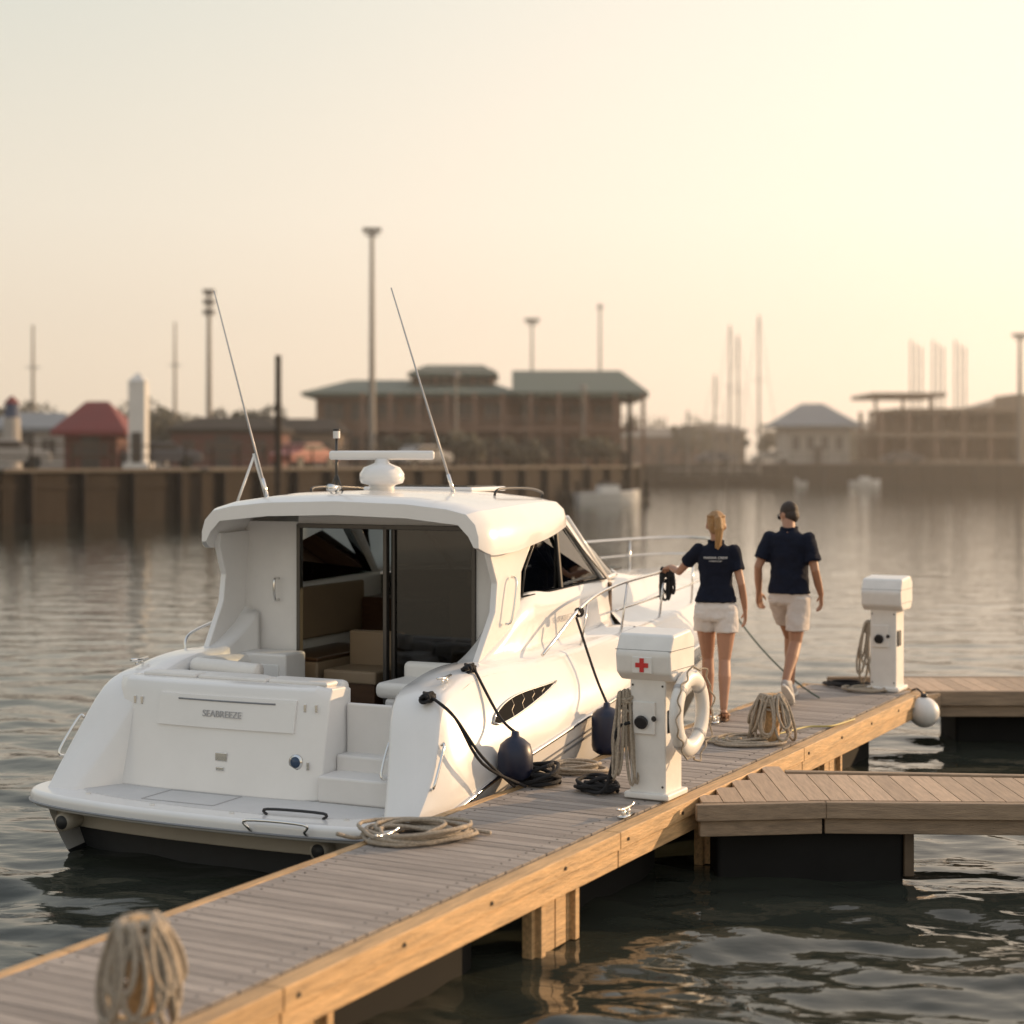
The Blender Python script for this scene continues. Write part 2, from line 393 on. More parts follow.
def pedestal(x,y,ring=True):
    g=grp('power_pedestal',(x,y,DZ+.006),DA)
    b=MB()
    b.box((0,0,.40),(.24,.26,.80)); b.box((0,0,.02),(.30,.32,.04)); b.out('column',M['ped'],g,bevel=.012)
    b=MB()
    hw=.185
    prof=[(-.20,.78),(-.215,.90),(-.15,1.02),(.12,1.04),(.19,.98),(.19,.80),(.13,.73),(-.13,.73)]
    vs=[(sx_*hw,p[0],p[1]) for sx_ in(-1,1) for p in prof]; n=len(prof)
    fs=[tuple(range(n)),tuple(range(n,2*n))]+[(k,(k+1)%n,(k+1)%n+n,k+n) for k in range(n)]
    b.add(vs,fs); b.out('hood',M['ped'],g,bevel=.02)
    b=MB()
    for k in range(2): b.box((0,-.012,.925-.12*k),(2*hw+.004,.38 if k==0 else .34,.005))
    b.out('lid_seam',M['greyline'],g)
    box('outlet_cover',(-.02,-.138,.50),(.15,.02,.20),M['ped'],g,bevel=.006)
    b=MB(); b.tube([(-.03,-.15,.48),(-.03,-.175,.47)],.042,16); b.tube([(.05,-.148,.50),(.05,-.153,.50)],.018,10); b.out('socket',M['black'],g,bevel=.004)
    b=MB(); b.box((.122,-.05,.48),(.02,.10,.14)); b.out('breaker_cover',M['black'],g,bevel=.004)
    b=MB()
    for xx in(-.10,.10):
        for zz in(.08,.70): b.tube([(xx,-.13,zz),(xx,-.134,zz)],.007,8)
    b.out('screws',M['alu'],g)
    if ring:
        b=MB(); b.box((0,-.202,.835),(.13,.035,.10)); 
        b.out('marker_plate',M['ped'],g,bevel=.004)
        b=MB(); b.box((0,-.2215,.835),(.085,.004,.028)); b.box((0,-.2225,.835),(.028,.004,.085)); b.out('red_cross',M['red'],g)
        b=MB(); RR=.215; rr=.055; rings=[]
        for i in range(48):
            t=2*math.pi*i/48; rings.append([Vector((.225+rr*.75*math.cos(p),(RR+rr*math.sin(p))*math.cos(t),.53+(RR+rr*math.sin(p))*math.sin(t))) for p in [2*math.pi*k/14 for k in range(14)]])
        rings.append(rings[0]); b.rings(rings,True,False); b.out('life_ring',M['ped'],g,smooth=True)
        b=MB()
        for t0 in(45,135,225,315):
            t=R(t0); rings=[]
            for dtt in(-.05,.05):
                rings.append([Vector((.225+(rr*.79)*math.cos(p),(RR+rr*1.05*math.sin(p))*math.cos(t+dtt),.53+(RR+rr*1.05*math.sin(p))*math.sin(t+dtt))) for p in [2*math.pi*k/14 for k in range(14)]])
            b.rings(rings,True,False)
        b.out('ring_bands',M['greyl2'],g,smooth=True)
        b=MB()
        pts=[(.225+.05*(1 if i%2 else .6),(.285+.02*math.sin(i*1.571))*math.cos(2*math.pi*i/32),.53+(.285+.02*math.sin(i*1.571))*math.sin(2*math.pi*i/32)) for i in range(33)]
        b.tube(smoothpath(pts,3),.006,6); b.out('grab_line',M['rope'],g,smooth=True)
        box('ring_hook',(.16,0,.73),(.10,.03,.03),M['chrome'],g,bevel=.004)
    return g
g=pedestal(.90,10.62)
hangloops(g,'hanging_rope',(-.15,-.12,0),.02,.66,8,.42,.64,.035,.009,M['rope'],12,.05)
b=MB(); b.tube(smoothpath([(-.10,-.17,.47),(-.18,-.19,.42),(-.22,-.18,.2),(-.28,-.2,.03),(-.5,-.1,.02)],8),.011,7); b.out('shore_cable',M['ropeblk'],g,smooth=True)
coil(g,'cable_pile',(-.38,-.06,0),.12,7,.012,M['ropeblk'],2,1.1)
g2=pedestal(3.42,15.5,False)
hangloops(g2,'hanging_rope',(-.16,0,0),.02,.62,8,.35,.6,.05,.010,M['rope'],2,.06)
coil(g2,'rope_pile',(-.38,.05,0),.2,4,.012,M['ropeblk'],6,.8); coil(g2,'rope_pile_b',(-.15,-.2,0),.16,4,.012,M['rope'],8,.6)

g=grp('rope_coil',(-.54,9.42,DZ+.004)); coil(g,'rope',(0,0,0),.26,12,.0115,M['rope'],1,.5)
b=MB(); b.tube(smoothpath([(.2,.05,.02),(.33,.12,.014),(.42,.08,.012)],6),.0115,7); b.tube(smoothpath([(-.2,.0,.03),(-.32,-.05,.014),(-.42,-.11,.05)],6),.0115,7); b.out('tail',M['rope'],g,smooth=True)
g=grp('rope_coil',(.42,11.45,DZ+.004)); coil(g,'rope',(0,0,0),.17,8,.0105,M['rope'],21,.6)
g=grp('line_pile',(.17,10.98,DZ+.004)); coil(g,'rope',(0,0,0),.13,9,.013,M['ropeblk'],5,1.1)
g=grp('water_hose',(2.0,12.9,DZ+.01)); b=MB(); b.tube(smoothpath([(-.8,-.5,.01),(-.4,-.2,.01),(0,.0,.01),(.3,.35,.01),(.5,.4,.01),(.75,.75,.01)],8),.008,7); b.out('hose',M['hose'],g,smooth=True)
g=grp('mooring_buoy',(3.66,15.10,.36)); b=MB(); b.ball((0,0,0),.135,18); b.out('ball',M['ped'],g,smooth=True)
b=MB(); b.tube([(0,0,.12),(0,0,.165)],.03,10); b.out('eye',M['black'],g,smooth=True); tube('lanyard',smoothpath([(0,0,.15),(-.03,.12,.19),(-.05,.25,.16)],5),.008,M['ropeblk'],g)

# ------------------------------------------------------------------ boat
def boat():
    g=grp('motor_cruiser',(-1.64,11.15,0),R(-25))
    A=[-.46,-.2,0,.35,1.5,3,5,6.5,7.7,8.6]
    zk=herm(A,[-.3,-.35,-.4,-.4,-.42,-.45,-.4,-.2,.2,.75])
    bc=herm(A,[1.22,1.27,1.30,1.31,1.33,1.32,1.08,.72,.33,.02]); zc=herm(A,[.02,.02,.02,.02,.03,.06,.14,.28,.45,.8])
    br=herm(A,[1.40,1.45,1.475,1.485,1.51,1.52,1.40,1.10,.66,.07]); zr=herm(A,[.36,.42,.47,.54,.70,.88,1.02,1.10,1.16,1.22])
    bs=herm(A,[1.39,1.385,1.325,1.29,1.33,1.36,1.29,1.03,.62,.06]); zs=herm(A,[.415,.71,1.00,1.12,1.15,1.2,1.28,1.32,1.35,1.38])
    def sec(a):
        k=zk(a);c=bc(a),zc(a);r=br(a),zr(a);s=bs(a),zs(a)
        P=[(0,k),(c[0]*.5,(k*.5+c[1]*.5)-.02),(c[0]*.97,c[1]-.03),(c[0],c[1])]
        for t in(.25,.5,.75): P.append((c[0]+(r[0]-c[0])*(t+.25*t*(1-t)),c[1]+(r[1]-.04-c[1])*t))
        P.append((r[0]-.004,r[1]-.03)); P.append((r[0],r[1]))
        for t in(.15,.35,.55,.75,.9): P.append((r[0]+(s[0]-r[0])*(t**1.6),r[1]+(s[1]-r[1])*t))
        P.append(s); return P
    def up(a,t):
        r=br(a),zr(a);s=bs(a),zs(a); return Vector((r[0]+(s[0]-r[0])*(t**1.6),a,r[1]+(s[1]-r[1])*t))
    st=list(np.linspace(-.46,.35,16))+list(np.linspace(.5,8.6,60))
    rings=[];
    for a in st:
        P=sec(a); rings.append([Vector((-p[0],a,p[1])) for p in P[::-1]]+[Vector((p[0],a,p[1])) for p in P[1:]])
    n=len(rings[0]); vs=[p for r in rings for p in r]; fs=[];fm=[]
    h=(n-1)//2
    for i in range(len(rings)-1):
        for k in range(n-1):
            fs.append((i*n+k,i*n+k+1,(i+1)*n+k+1,(i+1)*n+k)); d=min(abs(k-h),abs(k+1-h)); fm.append(1 if (d<3 or (d<5 and st[i]>.2)) else 0)
    mk('hull',vs,fs,None,g,True,[M['gel'],M['antifoul']],fm)
    for sd in(1,-1):
        tube('rub_rail',[(sd*(br(a)+.008),a,zr(a)) for a in st[5:]],.015,M['chrome'],g,8)
        b=MB()
        for dz,wd in((-.11,.012),(-.15,.02)):
            for i in range(7,len(st)-1):
                q=[]
                for a in(st[i],st[i+1]):
                    f=lambda z:(bc(a)+(br(a)-bc(a))*((z-zc(a))/(zr(a)-.04-zc(a))+.25*((z-zc(a))/(zr(a)-.04-zc(a)))*(1-(z-zc(a))/(zr(a)-.04-zc(a)))))
                    z0=zr(a)+dz*(1 if a<7 else .5); q.append((sd*(f(z0)+.006),a,z0)); q.append((sd*(f(z0-wd)+.006),a,z0-wd))
                b.add(q,[(0,1,3,2)])
        b.out('pinstripe',M['greyline'],g)
    for sd in(1,-1):
        b=MB(); rows=[]; NV=20
        for s_ in(1,.6,.2,-.2,-.6,-1):
            rw_=[]
            for i in range(NV):
                t=i/(NV-1); a=.55+1.05*t; tc_=.54+.20*t; hh=.105*max(0,math.sin(math.pi*(t**.7)))**.8*(1-.2*t)
                p=up(a,tc_+s_*hh); rw_.append(Vector((sd*(p.x+.010),p.y,p.z+.002)))
            rows.append(rw_)
        b.rings(rows,False,False); b.out('side_vent',M['ventblk'],g)
        tube('vent_trim',rows[0]+rows[-1][::-1]+[rows[0][0]],.006,M['chrome'],g,6)
        b=MB()
        for q in(.3,.45,.6,.75):
            i=int(q*NV); b.tube([rows[0][i],rows[2][i],rows[3][i-1],rows[-1][i-1]],.004,6)
        b.out('vent_louvres',M['alu'],g)
    zh=herm([-.46,-.2,0,.4,.9,1.25,1.6,2.2,3.4],[.42,.74,1.03,1.18,1.22,1.36,1.60,1.62,1.64])
    hb=herm([-.46,-.2,0,.6,1.1,1.6,2.4,3.4],[1.36,1.24,1.15,1.12,1.13,1.14,1.13,1.08])
    def dsec(a):
        s=bs(a),zs(a); z2=zh(a); x2=hb(a); k=min(1,max(0,(a+.46)/.8))
        P=[s,(s[0]-.016*k-.004,s[1]+.03*k),(s[0]-.055*k-.006,s[1]+.05*k)]
        xo=min(s[0]-.10*k-.008,x2+.06); zo=s[1]+.057*k
        P.append((xo,zo)); P.append((min(xo,x2+.03),max(zo,zo+(z2-zo)*.15))); P.append((min(xo,x2+.012),max(zo,zo+(z2-zo)*.55))); P.append((min(xo,x2),max(z2,zo))); P.append((min(xo,x2-.03),max(z2,zo)+.004*k)); 
        xi=x2-.16 if a<1.42 else x2-.06
        if a<1.42: P+= [(xi-.0,max(z2,zo)-.005),(xi-.025,max(z2,zo)-.03)]
        else: P+= [(x2-.045,z2),(x2-.06,z2-.03)]
        P.append((P[-1][0]-.02,.38)); return P
    for sd in(1,-1):
        ring=[[Vector((sd*p[0],a,p[1])) for p in dsec(a)] for a in list(np.linspace(-.46,1.41,32))+list(np.linspace(1.43,3.4,18))]
        b=MB(); b.rings(ring,False,False); b.add(ring[0],[tuple(range(len(ring[0])))])
        b.out('coaming',M['gel'],g,smooth=True)
    zt=herm([3.4,4.2,4.9,6.5,8.0,8.6],[1.64,1.62,1.56,1.46,1.40,1.385]); bt=herm([3.4,4.2,5,6.5,7.8,8.6],[1.08,1.02,.88,.58,.25,.01])
    def fsec(a):
        s=bs(a),zs(a); w_=min(1,s[0]/.5); x1=bt(a); zo=s[1]+.05*w_; zz=zt(a)
        return [s,(s[0]-.012*w_,s[1]+.03*w_),(s[0]-.05*w_,zo),(max(s[0]-.16*w_,x1+.05*w_),zo+.006),(x1+.02*w_,zo+(zz-zo)*.3),(x1-.03*w_,zo+(zz-zo)*.92),(x1*.75,zz+.02),(x1*.4,zz+.035),(0,zz+.04)]
    ring=[]
    for a in np.linspace(3.4,8.6,34):
        P=fsec(a); ring.append([Vector((p[0],a,p[1])) for p in P]+[Vector((-p[0],a,p[1])) for p in P[:-1][::-1]])
    b=MB(); b.rings(ring,False,False); b.out('foredeck',M['gel'],g,smooth=True)
    box('deck_hatch',(0,5.6,zt(5.6)+.05),(.5,.5,.03),M['glassd'],g,bevel=.01)
    out=[(-1.46,.15),(-1.55,-.12),(-1.56,-.36),(-1.46,-.54),(-1.20,-.65),(-.8,-.72),(-.3,-.76),(.3,-.76),(.8,-.73),(1.15,-.66),(1.33,-.55),(1.43,-.40),(1.475,-.15),(1.43,.15)]
    def slab(nm,ol,z0,z1,m,bev):
        n=len(ol); b=MB(); b.add([(x,y,z0) for x,y in ol]+[(x,y,z1) for x,y in ol],[tuple(range(n)),tuple(range(n,2*n))]+[(k,(k+1)%n,(k+1)%n+n,k+n) for k in range(n)]); return b.out(nm,m,g,bevel=bev)
    ol=[tuple(v[:2]) for v in smoothpath([(x,y,0) for x,y in out],3)]
    slab('swim_platform',ol,.315,.42,M['gel'],.035)
    ins=[(x*.76,y*.78+.0) for x,y in ol]; slab('platform_nonskid',[(x,y if y<-.16 else -.13) for x,y in ins],.41,.424,M['nonskid'],.004)
    slab('stern_band',[(x*.93,y*.74) for x,y in ol],.19,.32,M['tan'],.01)
    slab('stern_bottom',[(x*.90,y*.40) for x,y in ol],-.35,.20,M['antifoul'],.01)
    tube('platform_rub',[(x*1.003,y*1.004,.345) for x,y in ol[2:-2]],.008,M['greyline'],g,8)
    for x in(-1.12,.82):
        tube('exhaust',[(x,-.35,.245),(x,-.64,.245)],.058,M['tan'],g,18); tube('exhaust_bore',[(x,-.56,.245),(x,-.644,.245)],.045,M['rubber'],g,18)
    b=MB(); xs=np.linspace(-1.18,.50,18); ring=[]
    for x in xs:
        t=(x+1.18)/1.68; cv=.05*math.sin(math.pi*t)
        e=.05 if (x==xs[0] or x==xs[-1]) else 0
        ring.append([Vector(p) for p in[(x,.30,.42),(x,-.14-cv+e,.42),(x,-.10-cv+e,.62),(x,-.06-cv+e,.84),(x,-.02-cv+e,1.04),(x,.01-cv+e,1.11-e*.3),(x,.06-cv,1.135-e*.3),(x,.22,1.13-e*.3),(x,.30,1.10)]])
    b.rings(ring,True,True); b.out('transom',M['gel'],g,bevel=.012)
    def tp(x,z,off=.0):
        t=(x+1.18)/1.68; cv=.05*math.sin(math.pi*t); y=np.interp(z,[.42,.62,.84,1.04,1.11],[-.14,-.10,-.06,-.02,.01])-cv-off; return y
    b=MB(); 
    for x0,x1,z0,z1 in((-.76,.30,.84,1.045),):
        nx=12
        fr=[(x,tp(x,z,.014),z) for z in(z0,z0+.02,z1-.02,z1) for x in np.linspace(x0,x1,nx)]
        bk=[(x,tp(x,z,-.02),z) for z in(z0,z0+.02,z1-.02,z1) for x in np.linspace(x0,x1,nx)]
        f=[(r*nx+k,r*nx+k+1,(r+1)*nx+k+1,(r+1)*nx+k) for r in range(3) for k in range(nx-1)]
        b.add(fr,f); 
        bd=[k for k in range(nx)]+[r*nx+nx-1 for r in range(1,4)]+[3*nx+k for k in range(nx-2,-1,-1)]+[nx*2,nx]
        b.add([fr[i] for i in bd]+[bk[i] for i in bd],[(k,(k+1)%len(bd),(k+1)%len(bd)+len(bd),k+len(bd)) for k in range(len(bd))])
    b.out('locker_panel',M['gel'],g)
    tube('locker_slot',[(x,tp(x,1.015,.016),1.015) for x in np.linspace(-.6,.15,9)],.006,M['greyline'],g,6)
    text('transom_lettering','SEABREEZE',.062,(-.24,tp(-.24,.93,.020),.93),(R(84),0,0),M['greyl2'],g,.002)
    b=MB()
    for x,z in((-.98,.98),(-.92,.98),(-1.08,.50),(.36,1.0),(.42,.64),(.44,1.0)):
        y=tp(x,z,.004); b.box((x,y,z),(.018,.012,.05))
    b.out('transom_fittings',M['chrome'],g,bevel=.002)
    b=MB(); b.box((-.22,tp(-.22,.66,.004),.66),(.09,.012,.055)); b.box((-.22,tp(-.22,.58,.004),.585),(.06,.012,.025)); b.box((-1.10,tp(-1.1,.56,.004),.56),(.05,.012,.07)); b.out('fitting_plates',M['chrome'],g,bevel=.004)
    tube('badge',[(.33,tp(.33,.66,-.01),.66),(.33,tp(.33,.66,.008),.66)],.05,M['chrome'],g,20); tube('badge_disc',[(.33,tp(.33,.66,-.0),.66),(.33,tp(.33,.66,.011),.66)],.036,M['blueb'],g,20)
    b=MB()
    for x,y in((-1.0,-.52),(-.4,-.64),(.2,-.64),(.95,-.52)): b.tube([(x,y,.42),(x,y,.428)],.018,10)
    b.out('deck_fills',M['chrome'],g,bevel=.002)
    b=MB(); b.box((-.30,-.52,.426),(.55,.008,.006)); b.box((-.30,-.20,.426),(.55,.008,.006)); b.box((-.575,-.36,.426),(.008,.32,.006)); b.box((-.025,-.36,.426),(.008,.32,.006)); b.out('ladder_locker_seam',M['greyl2'],g)
    b=MB(); b.box((.78,.02,.505),(.56,.30,.17)); b.box((.78,.21,.56),(.56,.22,.26)); b.out('boarding_steps',M['gelin'],g,bevel=.02)
    box('transom_gate',(.76,.24,.84),(.50,.04,.34),M['gelin'],g,bevel=.015)
    box('cockpit_sole',(0,1.0,.55),(2.1,1.9,.04),M['nonskid'],g)
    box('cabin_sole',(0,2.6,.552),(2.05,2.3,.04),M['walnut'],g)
    b=MB(); b.box((-.62,.50,.80),(1.1,.42,.46)); b.box((-.85,1.0,.74),(.36,.8,.36)); b.out('settee_base',M['gelin'],g,bevel=.04)
    b=MB(); b.box((-.62,.31,1.085),(.98,.11,.12)); b.box((.18,.31,1.085),(.56,.11,.12)); b.box((-.62,.50,1.03),(1.0,.36,.08)); b.out('stern_cushions',M['vinyl'],g,bevel=.04)
    b=MB()
    for p,q in((-1.00,-.57),(-.55,-.01),(.01,.46)): b.box(((p+q)/2,.13,1.14),(q-p,.15,.035))
    b.out('sunpad_bolsters',M['vinyl'],g,bevel=.017)
    b=MB(); b.tube(smoothpath([(-.88,1.35,1.10),(-.93,.8,1.13),(-.86,.50,1.15),(-.6,.42,1.155),(-.30,.42,1.14)],6),.062,14); b.out('settee_backrest',M['vinyl'],g,smooth=True)
    b=MB(); b.box((.74,.95,.78),(.44,.5,.40)); b.out('wet_bar',M['gelin'],g,bevel=.03)
    b=MB(); b.box((.70,.9,1.03),(.50,.42,.11)); b.box((.70,1.13,1.10),(.50,.08,.17)); b.out('aft_seat',M['vinyl'],g,bevel=.04)
    b=MB(); b.box((-.76,1.27,.90),(.44,.28,.56)); b.out('icebox_cabinet',M['gelin'],g,bevel=.02)
    b=MB(); b.box((-.76,1.127,.92),(.32,.012,.36)); b.out('cabinet_door',M['gel'],g,bevel=.004)
    b=MB(); y=1.47
    b.box((-.865,y,1.35),(.47,.05,1.58)); b.box((.98,y,1.35),(.26,.05,1.58)); b.box((.11,y,2.165),(1.48,.05,.10)); b.out('bulkhead',M['gelin'],g,bevel=.008)
    b=MB()
    for x in(-.62,.12,.16,.84): b.box((x,y-.02 if x!=.16 else y+.03,1.34),(.03,.05,1.56))
    b.box((.11,y-.015,2.11),(1.48,.06,.035)); b.box((.50,y+.03,.585),(.70,.04,.03)); b.out('door_frame',M['alu'],g,bevel=.004)
    box('door_glass',(.50,y+.03,1.34),(.66,.008,1.50),M['glassd'],g)
    tube('grab_handle',smoothpath([(-.80,1.44,1.55),(-.80,1.39,1.56),(-.80,1.38,1.7),(-.80,1.44,1.71)],4),.010,M['chrome'],g)
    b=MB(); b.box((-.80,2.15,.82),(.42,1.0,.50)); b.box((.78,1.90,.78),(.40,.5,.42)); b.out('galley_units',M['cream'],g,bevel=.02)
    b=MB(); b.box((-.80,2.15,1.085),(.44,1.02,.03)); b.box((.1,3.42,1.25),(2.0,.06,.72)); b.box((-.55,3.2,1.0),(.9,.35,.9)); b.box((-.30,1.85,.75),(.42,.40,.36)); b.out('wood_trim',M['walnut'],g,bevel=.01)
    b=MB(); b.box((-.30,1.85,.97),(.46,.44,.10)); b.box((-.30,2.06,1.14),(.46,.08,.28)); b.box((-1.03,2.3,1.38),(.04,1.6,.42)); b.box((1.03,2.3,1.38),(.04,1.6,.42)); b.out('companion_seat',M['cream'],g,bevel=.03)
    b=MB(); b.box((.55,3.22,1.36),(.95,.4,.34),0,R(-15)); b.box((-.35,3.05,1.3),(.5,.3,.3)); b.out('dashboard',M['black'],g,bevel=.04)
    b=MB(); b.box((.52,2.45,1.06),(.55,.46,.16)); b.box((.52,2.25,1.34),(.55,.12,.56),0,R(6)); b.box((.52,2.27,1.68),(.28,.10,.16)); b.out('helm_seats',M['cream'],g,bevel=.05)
    b=MB(); b.tube([(.52,2.45,.56),(.52,2.45,1.0)],.05,12); b.out('seat_posts',M['chrome'],g)
    b=MB(); c=Vector((.0,2.85,1.42)); rt=Matrix.Rotation(R(-30),3,'X')
    b.tube([c+rt@Vector((.17*math.cos(t),0,.17*math.sin(t))) for t in [2*math.pi*k/24 for k in range(25)]],.012,8)
    for t in(0,2.09,4.19): b.tube([c,c+rt@Vector((.17*math.sin(t),0,-.17*math.cos(t)))],.010,6)
    b.tube([c,c+Vector((0,.3,-.1))],.03,10); b.out('steering_wheel',M['black'],g,smooth=True)
    # hardtop
    AA=[.92,1.0,1.2,1.8,2.4,2.8,3.1,3.3,3.42]
    rw=herm(AA,[1.13,1.165,1.185,1.175,1.09,.97,.74,.45,.12]); rc=herm(AA,[2.31,2.345,2.365,2.38,2.365,2.33,2.29,2.25,2.23]); re=herm(AA,[2.00,1.96,1.95,2.00,2.06,2.10,2.13,2.15,2.16])
    ring=[]
    for a in list(np.linspace(.92,1.2,6))+list(np.linspace(1.3,3.42,26)):
        w_,c_,e_=rw(a),rc(a),re(a); d=c_-e_
        P=[(w_,e_),(w_*.998,e_+d*.25),(w_*.975,e_+d*.52),(w_*.915,c_-d*.26),(w_*.78,c_-d*.15),(w_*.5,c_-d*.05),(0,c_)]
        top=P+[(-p[0],p[1]) for p in P[:-1][::-1]]
        th=.07
        Q=[(-w_*.965,e_+.005),(-w_*.93,e_+d*.25),(-w_*.86,c_-d*.26-.075),(-w_*.5,c_-d*.05-th-.03),(0,c_-th-.03),(w_*.5,c_-d*.05-th-.03),(w_*.86,c_-d*.26-.075),(w_*.93,e_+d*.25),(w_*.965,e_+.005)]
        ring.append([Vector((p[0],a,p[1])) for p in top+Q])
    b=MB(); b.rings(ring,True,True); o=b.out('hardtop',M['gel'],g,bevel=.01)
    box('roof_hatch',(.0,2.45,2.375),(.95,.62,.035),M['gel'],g,bevel=.015)
    box('roof_hatch_glass',(.0,2.45,2.395),(.82,.5,.012),M['glassd'],g,bevel=.004)
    for sd in(1,-1): tube('roof_rail',smoothpath([(sd*.78,1.9,2.33),(sd*.80,1.95,2.385),(sd*.79,2.5,2.38),(sd*.72,2.9,2.34),(sd*.7,2.93,2.30)],6),.010,M['black'],g,8)
    for sd in(1,-1):
        def strip(nm,pts_in,m,th=.04):
            n=len(pts_in); o_=[Vector((sd*b_,a,z)) for a,z,b_ in pts_in]; i_=[Vector((sd*(b_-th),a,z)) for a,z,b_ in pts_in]
            bb=MB(); bb.add(o_+i_,[tuple(range(n)),tuple(range(n,2*n))]+[(k,(k+1)%n,(k+1)%n+n,k+n) for k in range(n)]); bb.out(nm,m,g,bevel=.01 if th>.01 else 0)
        strip('aft_pillar',[(.88,1.16,1.12),(1.15,1.55,1.145),(1.18,1.75,1.145),(1.08,1.97,1.135),(1.08,2.06,1.12),(1.95,2.08,1.10),(1.62,1.80,1.13),(1.58,1.60,1.14),(1.6,1.3,1.14)],M['gel'],.05)
        strip('window_mullion',[(2.36,1.60,1.125),(2.38,2.08,1.07),(2.42,2.08,1.07),(2.40,1.60,1.125)],M['black'],.03)
        strip('front_pillar',[(3.34,1.62,1.085),(2.68,2.14,.995),(2.80,2.16,.965),(3.42,1.63,1.075)],M['gel'],.035)
        strip('side_window',[(1.60,1.62,1.112),(1.66,1.82,1.10),(1.93,2.06,1.075),(2.72,2.12,.975),(3.32,1.63,1.06)],M['glass'],.006)
        tube('window_trim',[(sd*x,a,z) for a,z,x in[(1.60,1.625,1.142),(1.66,1.82,1.138),(1.93,2.05,1.112),(2.69,2.09,1.0),(3.34,1.645,1.09),(1.60,1.625,1.142)]],.007,M['black'],g,6)
        tube('pillar_handrail',smoothpath([(sd*1.16,1.28,1.46),(sd*1.20,1.30,1.49),(sd*1.20,1.38,1.74),(sd*1.155,1.40,1.78)],5),.009,M['chrome'],g)
    base=[(1.065,3.40),(.98,3.82),(.75,4.22),(.4,4.48),(0,4.57)]; topc=[(.965,2.82),(.85,3.0),(.62,3.2),(.3,3.36),(0,3.42)]
    B=[(x,y) for x,y in base]+[(-x,y) for x,y in base[:-1][::-1]]; Tt=topc+[(-x,y) for x,y in topc[:-1][::-1]]
    Bp=smoothpath([(x,y,1.645+ .03*(1-abs(x))) for x,y in B],4); Tp=smoothpath([(x,y,2.15+.06*(1-abs(x))) for x,y in Tt],4)
    b=MB(); b.rings([Bp,Tp],False,False); b.out('windshield',M['glass'],g,smooth=True)
    tube('windshield_base_trim',Bp,.02,M['gel'],g,8)
    for i in(0,8,24,32): 
        i=min(i,len(Bp)-1); tube('windshield_mullion',[Bp[i],Tp[i]],.022,M['gel'],g,8)
    def rail(sd,pts,r=.0125): return tube('bow_rail',smoothpath([(sd*x,y,z) for x,y,z in pts],8),r,M['chrome'],g,8)
    rp_=[(1.31,1.58,1.22),(1.33,1.72,1.30),(1.32,2.32,1.52),(1.32,3.0,1.62),(1.31,4.0,1.66),(1.26,5.0,1.69),(1.02,6.5,1.71),(.62,7.7,1.73),(.3,8.35,1.74),(0,8.6,1.74)]
    for sd in(1,-1):
        rail(sd,rp_)
        rail(sd,[(1.31,3.0,1.42),(1.30,4.0,1.46),(1.25,5.0,1.50),(1.01,6.5,1.53),(.61,7.7,1.55),(.3,8.35,1.56),(0,8.55,1.56)],.009)
        for a in(2.3,3.1,4.0,5.0,6.0,7.0,7.9):
            pz=[q for q in smoothpath(rp_,8)]; j=min(range(len(pz)),key=lambda i:abs(pz[i].y-a-.08)); t=pz[j]
            tube('stanchion',[(sd*(bs(a)-.05),a,zs(a)+.03),(sd*t.x,t.y,t.z)],.010,M['chrome'],g,8)
        tube('quarter_handle',smoothpath([(sd*1.40,-.27,.60),(sd*1.43,-.29,.64),(sd*1.405,-.12,.84),(sd*1.375,-.10,.84)],5),.009,M['chrome'],g)
        c=grp('stern_cleat',(sd*1.20,.28,zs(.28)+.062),0,g); bb=MB(); bb.tube([(0,-.09,.04),(0,0,.03),(0,.09,.04)],.011,8); bb.tube([(0,-.03,0),(0,-.03,.03)],.01,8); bb.tube([(0,.03,0),(0,.03,.03)],.01,8); bb.out('horn',M['chrome'],c,smooth=True)
    tube('inner_handle',smoothpath([(1.03,-.12,.62),(.99,-.17,.63),(.98,-.05,.82),(1.01,0,.84)],5),.009,M['chrome'],g)
    tube('port_side_rail',smoothpath([(-1.26,.9,1.2),(-1.28,1.0,1.32),(-1.28,1.6,1.42),(-1.28,2.3,1.5)],6),.011,M['chrome'],g)
    tube('platform_handle',smoothpath([(.42,-.735,.35),(.42,-.785,.38),(.42,-.80,.43),(.80,-.775,.43),(.80,-.76,.38),(.80,-.71,.35)],5),.010,M['chrome'],g)
    tube('platform_handle_inner',smoothpath([(.42,-.58,.42),(.42,-.58,.455),(.80,-.55,.455),(.80,-.55,.42)],5),.009,M['black'],g)
    # radar
    b=MB(); pr=[(.10,2.35),(.09,2.40),(.10,2.415),(.155,2.43),(.168,2.46),(.165,2.50),(.135,2.545),(.07,2.57),(.055,2.58),(.05,2.61)]
    b.rings([[Vector((q*math.cos(t),1.6+q*math.sin(t),z)) for t in [2*math.pi*k/28 for k in range(28)]] for q,z in pr],True,True); b.out('radar_dome',M['gel'],g,smooth=True)
    box('radar_array',(0,1.6,2.635),(.78,.075,.068),M['gel'],g,rz=R(25),bevel=.02)
    nx_,ny_=-.30,1.45
    tube('nav_light_mast',[(nx_,ny_,2.33),(nx_,ny_,2.76)],.011,M['alu'],g); cyl('nav_light',(nx_,ny_,2.76),.026,.055,M['ped'],g); cyl('nav_light_cap',(nx_,ny_,2.815),.028,.015,M['black'],g)
    b=MB(); b.tube([(nx_-.06,ny_,2.35),(nx_,ny_,2.5)],.007,6); b.tube([(nx_+.06,ny_,2.35),(nx_,ny_,2.5)],.007,6); b.out('mast_braces',M['alu'],g,smooth=True)
